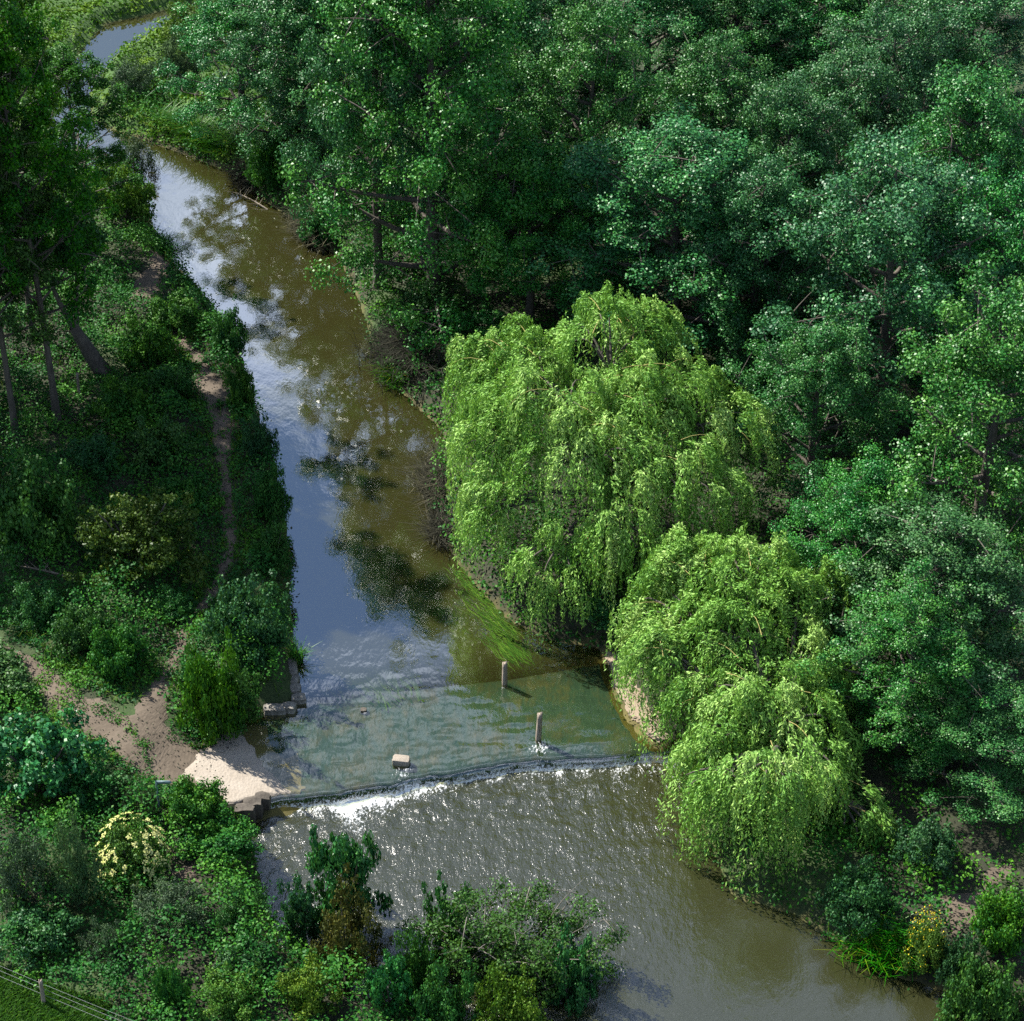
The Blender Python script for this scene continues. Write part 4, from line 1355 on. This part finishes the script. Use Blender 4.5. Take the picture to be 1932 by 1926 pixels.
def blades(pts, z0, h, wd, lean, rg, toneb=None, bend=.45, dirn=None):
    """bent grass or reed blades, two quads each"""
    n = len(pts)
    az = rg.random(n) * 6.283 if dirn is None else dirn + rg.normal(size=n) * .35
    d = np.stack([np.cos(az), np.sin(az), np.zeros(n)], 1)
    s = np.stack([-np.sin(az), np.cos(az), np.zeros(n)], 1)
    b = np.stack([pts[:, 0], pts[:, 1], z0], 1)
    ln = (lean * (.4 + .9 * rg.random(n)))[:, None]
    H = h[:, None] if hasattr(h, '__len__') else h
    Hh = H * (.6 + .6 * rg.random((n, 1)))
    m_ = b + d * ln * Hh * .4 + np.array([0, 0, 1.]) * Hh * .62
    e = b + d * ln * Hh * (1 + bend) + np.array([0, 0, 1.]) * Hh * (1 - bend * .35 * ln)
    W = wd * .5
    V = np.stack([b - s * W, b + s * W, m_ + s * W * .9, m_ - s * W * .9, e + s * W * .15, e - s * W * .15], 1).reshape(-1, 3)
    i = np.arange(n)[:, None] * 6
    F = np.vstack([i + np.array([0, 1, 2, 3]), i + np.array([3, 2, 4, 5])])
    t = rg.random(n) if toneb is None else np.clip(toneb + rg.normal(size=n) * .2, 0, 1)
    return V, F, np.concatenate([t, t])


# field grass bottom left
pt = scatter(26000, lambda x, y: sdist(x, y, FIELD) < .5, (FIELD[:, 0].min(), FIELD[:, 0].max(), FIELD[:, 1].min(), FIELD[:, 1].max()), rg)
pt = pt[np.abs(pt[:, 0]) < pt[:, 1] * .34 + 2][:16000]
V, F, tone = blades(pt, ground_z(pt[:, 0], pt[:, 1]), .22, .03, .5, rg, .2)
add("field_grass", new_mesh("field_grass", V, F, M['hawthorn'], face_attr={"tone": tone}), None, "short green pasture grass in the bottom left corner", "grass", kind="stuff")
pt = scatter(70000, lambda x, y: free_land(x, y, .0) & (x < mid_x(y)) & (y < 118) & ((path_d(x, y) < 1.0) | (sdist(x, y, TRACK) < 1.0) | (sdist(x, y, UPPER) < .7) | (fbm(x * .8, y * .8, 93) > .66)), (-30, 3, 52, 118), rg)[:13000]
V, F, tone = blades(pt, ground_z(pt[:, 0], pt[:, 1]), .38, .028, .6, rg, .4)
add("bank_grass", new_mesh("bank_grass", V, F, M['grass'], face_attr={"tone": tone}), None, "rough grass along the path and water edge of the left bank", "grass", kind="stuff")
# reeds: (u, v, half length along bank, half width, height, dead?, label)
REEDS = [
    (1665, 1790, 1.2, .7, 1.0, 'reed', "clump of long green reeds at the water's edge in the lower right"),
    (400, 292, 4.2, .8, 1.2, 'reed', "green reeds fringing the far side of the upper river bend"),
    (470, 345, 1.6, .7, 1.0, 'deadreed', "dark dead reeds on the right bank beside the upper bend"),
    (590, 445, 2.0, .8, 1.0, 'deadreed', "dark dead reeds at the water's edge under the huge poplar"),
    (765, 695, 2.4, 1.3, 1.2, 'deadreed', "large mat of dark dead reeds upstream of the larger willow"),
    (822, 925, 2.3, .7, 1.0, 'deadreed', "dark reed bed at the water's edge left of the larger willow"),
    (832, 1012, 1.1, .5, .9, 'deadreed', "greyish dead reeds below the left skirt of the larger willow"),
    (740, 720, .8, .5, .9, 'reed', "green reed tuft in front of the large mat of dead reeds"),
    (562, 1246, .25, .2, .7, 'reed', "small dark reed tuft above the stone blocks"),
    (310, 470, .8, .6, .8, 'reed', "green rushes at the left water edge upstream"),
]
for (u, v, a_, b_, hh, kd, lab) in REEDS:
    cx, cy = G(u, v, 0)
    dd = np.argmin([np.hypot(q[0] - cx, q[1] - cy) for q in np.vstack([UPPER, LOWER])])
    A = np.vstack([UPPER, LOWER])
    tng = unit(A[(dd + 1) % len(A)] - A[dd])
    n = int(620 * a_ * b_ + 120)
    q = rg.normal(size=(n, 2)) * .5
    pt = np.array([cx, cy]) + q[:, :1] * tng * a_ + q[:, 1:] * np.array([-tng[1], tng[0]]) * b_
    z = np.maximum(ground_z(pt[:, 0], pt[:, 1]), -.75 if cy < 62 else -.25)
    V, F, tone = blades(pt, z, hh, .035 if kd == 'reed' else .03, .75 if kd == 'reed' else 1.0, rg, .35 if kd == 'reed' else .42)
    org = np.array([cx, cy, float(np.median(z))])
    add("reed_clump", new_mesh("reed_clump", V - org, F, M[kd], face_attr={"tone": tone}), None, lab, "reeds", loc=tuple(org))

# water weed: trailing ribbons just under and at the surface
def ribbons(cs, n, ln, zr, rg, flow, sp, wd=.05):
    V, F, tn, k = [], [], [], 0
    m_ = 6
    for (cx, cy, rx, ry) in cs:
        q = rg.normal(size=(n, 2)) * .5
        x0, y0 = cx + q[:, 0] * rx, cy + q[:, 1] * ry
        # patches follow the flow line
        fl = np.stack([np.cos(flow(x0, y0)), np.sin(flow(x0, y0))], 1)
        L = ln * (.5 + rg.random(n))
        zz = zr[0] + rg.random(n) * (zr[1] - zr[0])
        ph = rg.random(n) * 6.28
        pts = []
        for j in range(m_):
            t = j / (m_ - 1)
            wv = np.sin(t * 5 + ph) * .06 * L
            x = x0 + fl[:, 0] * L * t - fl[:, 1] * wv
            y = y0 + fl[:, 1] * L * t + fl[:, 0] * wv
            w_ = wd * (1 - .6 * abs(t - .4))
            pts.append(np.stack([np.stack([x - fl[:, 1] * w_, y + fl[:, 0] * w_, zz], 1), np.stack([x + fl[:, 1] * w_, y - fl[:, 0] * w_, zz + .01], 1)], 1))
        Pq = np.stack(pts, 1).reshape(-1, 3)
        V.append(Pq)
        b = np.arange(n)[:, None, None] * (m_ * 2) + np.arange(m_ - 1)[None, :, None] * 2
        F.append((b + np.array([0, 1, 3, 2])).reshape(-1, 4) + k)
        k += len(Pq)
        tn.append(np.repeat(rg.random(n), m_ - 1))
    return np.vstack(V), np.vstack(F), np.concatenate(tn)


def flow_up(x, y):
    return -1.05 - .1 * np.sin(y * .1) + 0 * x


cs = [(*G(u, v), rx, ry) for u, v, rx, ry in ((560, 560, 1.6, 4), (640, 640, 1.4, 4.5), (680, 760, 1.2, 4), (620, 500, 1.4, 3), (700, 880, .9, 3), (760, 960, .8, 3),
                                            (480, 620, .8, 4), (650, 1000, .9, 3), (700, 1250, 1.5, 1.5), (650, 1230, 1.2, 1.4), (820, 1060, .7, 2.0), (540, 700, .7, 3))]
V, F, tone = ribbons(cs, 300, 1.6, (-.3, -.03), rg, flow_up, 1)
add("trailing_weed", new_mesh("trailing_weed", V, F, M['weed'], face_attr={"tone": tone}), None, "green weed trailing under the water along the upstream river", "water weed", kind="stuff")
bed = [(*G(u, v), rx, ry) for u, v, rx, ry in ((895, 1110, .9, .9), (915, 1150, .8, .9), (935, 1185, .75, .9), (955, 1220, .6, .8), (890, 1080, .9, .8))]
V, F, tone = ribbons(bed, 700, .8, (-.09, .012), rg, lambda x, y: -.95 + 0 * x, 1, .016)
org = np.array([*G(925, 1170), -.1])
add("water_weed_bed", new_mesh("water_weed_bed", V - org, F, M['weed'], face_attr={"tone": tone}), None,
    "bright green mat of water weed at the surface below the larger willow", "water weed", loc=tuple(org))
cs = [(*G(u, v, LOWZ), rx, ry) for u, v, rx, ry in ((1270, 1880, 1.2, 1.2), (1330, 1830, .9, 1.5), (1230, 1926, 1.5, 1))]
V, F, tone = ribbons(cs, 240, 1.0, (LOWZ - .3, LOWZ - .08), rg, lambda x, y: -.8 + 0 * x, 1)
add("trailing_weed", new_mesh("trailing_weed", V, F, M['weed'], face_attr={"tone": tone}), None, "submerged green weed below the weir near the bottom edge", "water weed", kind="stuff")

# ------------------------------------------------------------------ wire fence, stake, signpost
m, nt, p, out = material("galvanised_wire")
p.inputs['Base Color'].default_value = (.20, .21, .23, 1)
p.inputs['Metallic'].default_value = .2
p.inputs['Roughness'].default_value = .45
M['wire'] = m
x, y = G(85, 1908, .55)
fz = gz1(x, y)
fen = empty("wire_fence", (x, y, fz), label="grey post and wire fence crossing the bottom left corner", cat="fence")
dirv = np.array(G(215, 1932, .6)) - np.array(G(0, 1842, .6))
dirv = dirv / np.linalg.norm(dirv)
add("post", post("post", 0, 0, 0, 1.3, .075, .02, M['timber']), fen).location = (0, 0, -.12)
for k_, hh in enumerate((1.05, .8, .5)):
    tb = Tubes(4)
    pts = [np.array([dirv[0] * s, dirv[1] * s, hh - .03 * (1 - (s / 4) ** 2) + .03]) for s in np.linspace(-4.2, 5, 14)]
    tb.add(pts, .0045)
    add("wire", tb.mesh("wire", M['wire']), fen)
x, y = G(149, 745, .9)
add("stake", post("stake", 0, 0, 0, 1.5, .07, .03, M['timber']), None, "short pale-topped stake among the nettles beside the leaning tree", "stake", loc=(x, y, gz1(x, y) - .1))
m, nt, p, out = material("painted_sign_metal")
n1 = noise(nt, 8, 4)
r1 = ramp(nt, [(.35, (.10, .16, .17)), (.7, (.18, .25, .26))])
nt.links.new(n1.outputs[0], r1.inputs[0])
nt.links.new(r1.outputs[0], p.inputs['Base Color'])
p.inputs['Roughness'].default_value = .5
M['sign'] = m
x, y = G(305, 1560, .5)
zz = gz1(x, y)
sg = empty("signpost", (x, y, zz), label="slim grey-green footpath signpost with one arm beside the ivy thicket", cat="signpost")
tb = Tubes(8)
tb.add([(0, 0, -.2), (0, 0, 1.2), (0, 0, 2.0)], [.045, .043, .04])
add("pole", tb.mesh("pole", M['sign']), sg)
bv = np.array([[0.02, -.02, 1.86], [.5, -.02, 1.86], [.58, -.02, 1.93], [.5, -.02, 2.0], [.02, -.02, 2.0]])
V = np.vstack([bv, bv + np.array([0, .035, 0])])
add("sign_arm", new_mesh("sign_arm", V, [np.array([[0, 1, 2, 3, 4]]), np.array([[9, 8, 7, 6, 5]]), np.array([[i, (i + 1) % 5, 5 + (i + 1) % 5, 5 + i] for i in range(5)])[:, ::-1]], M['sign']), sg)
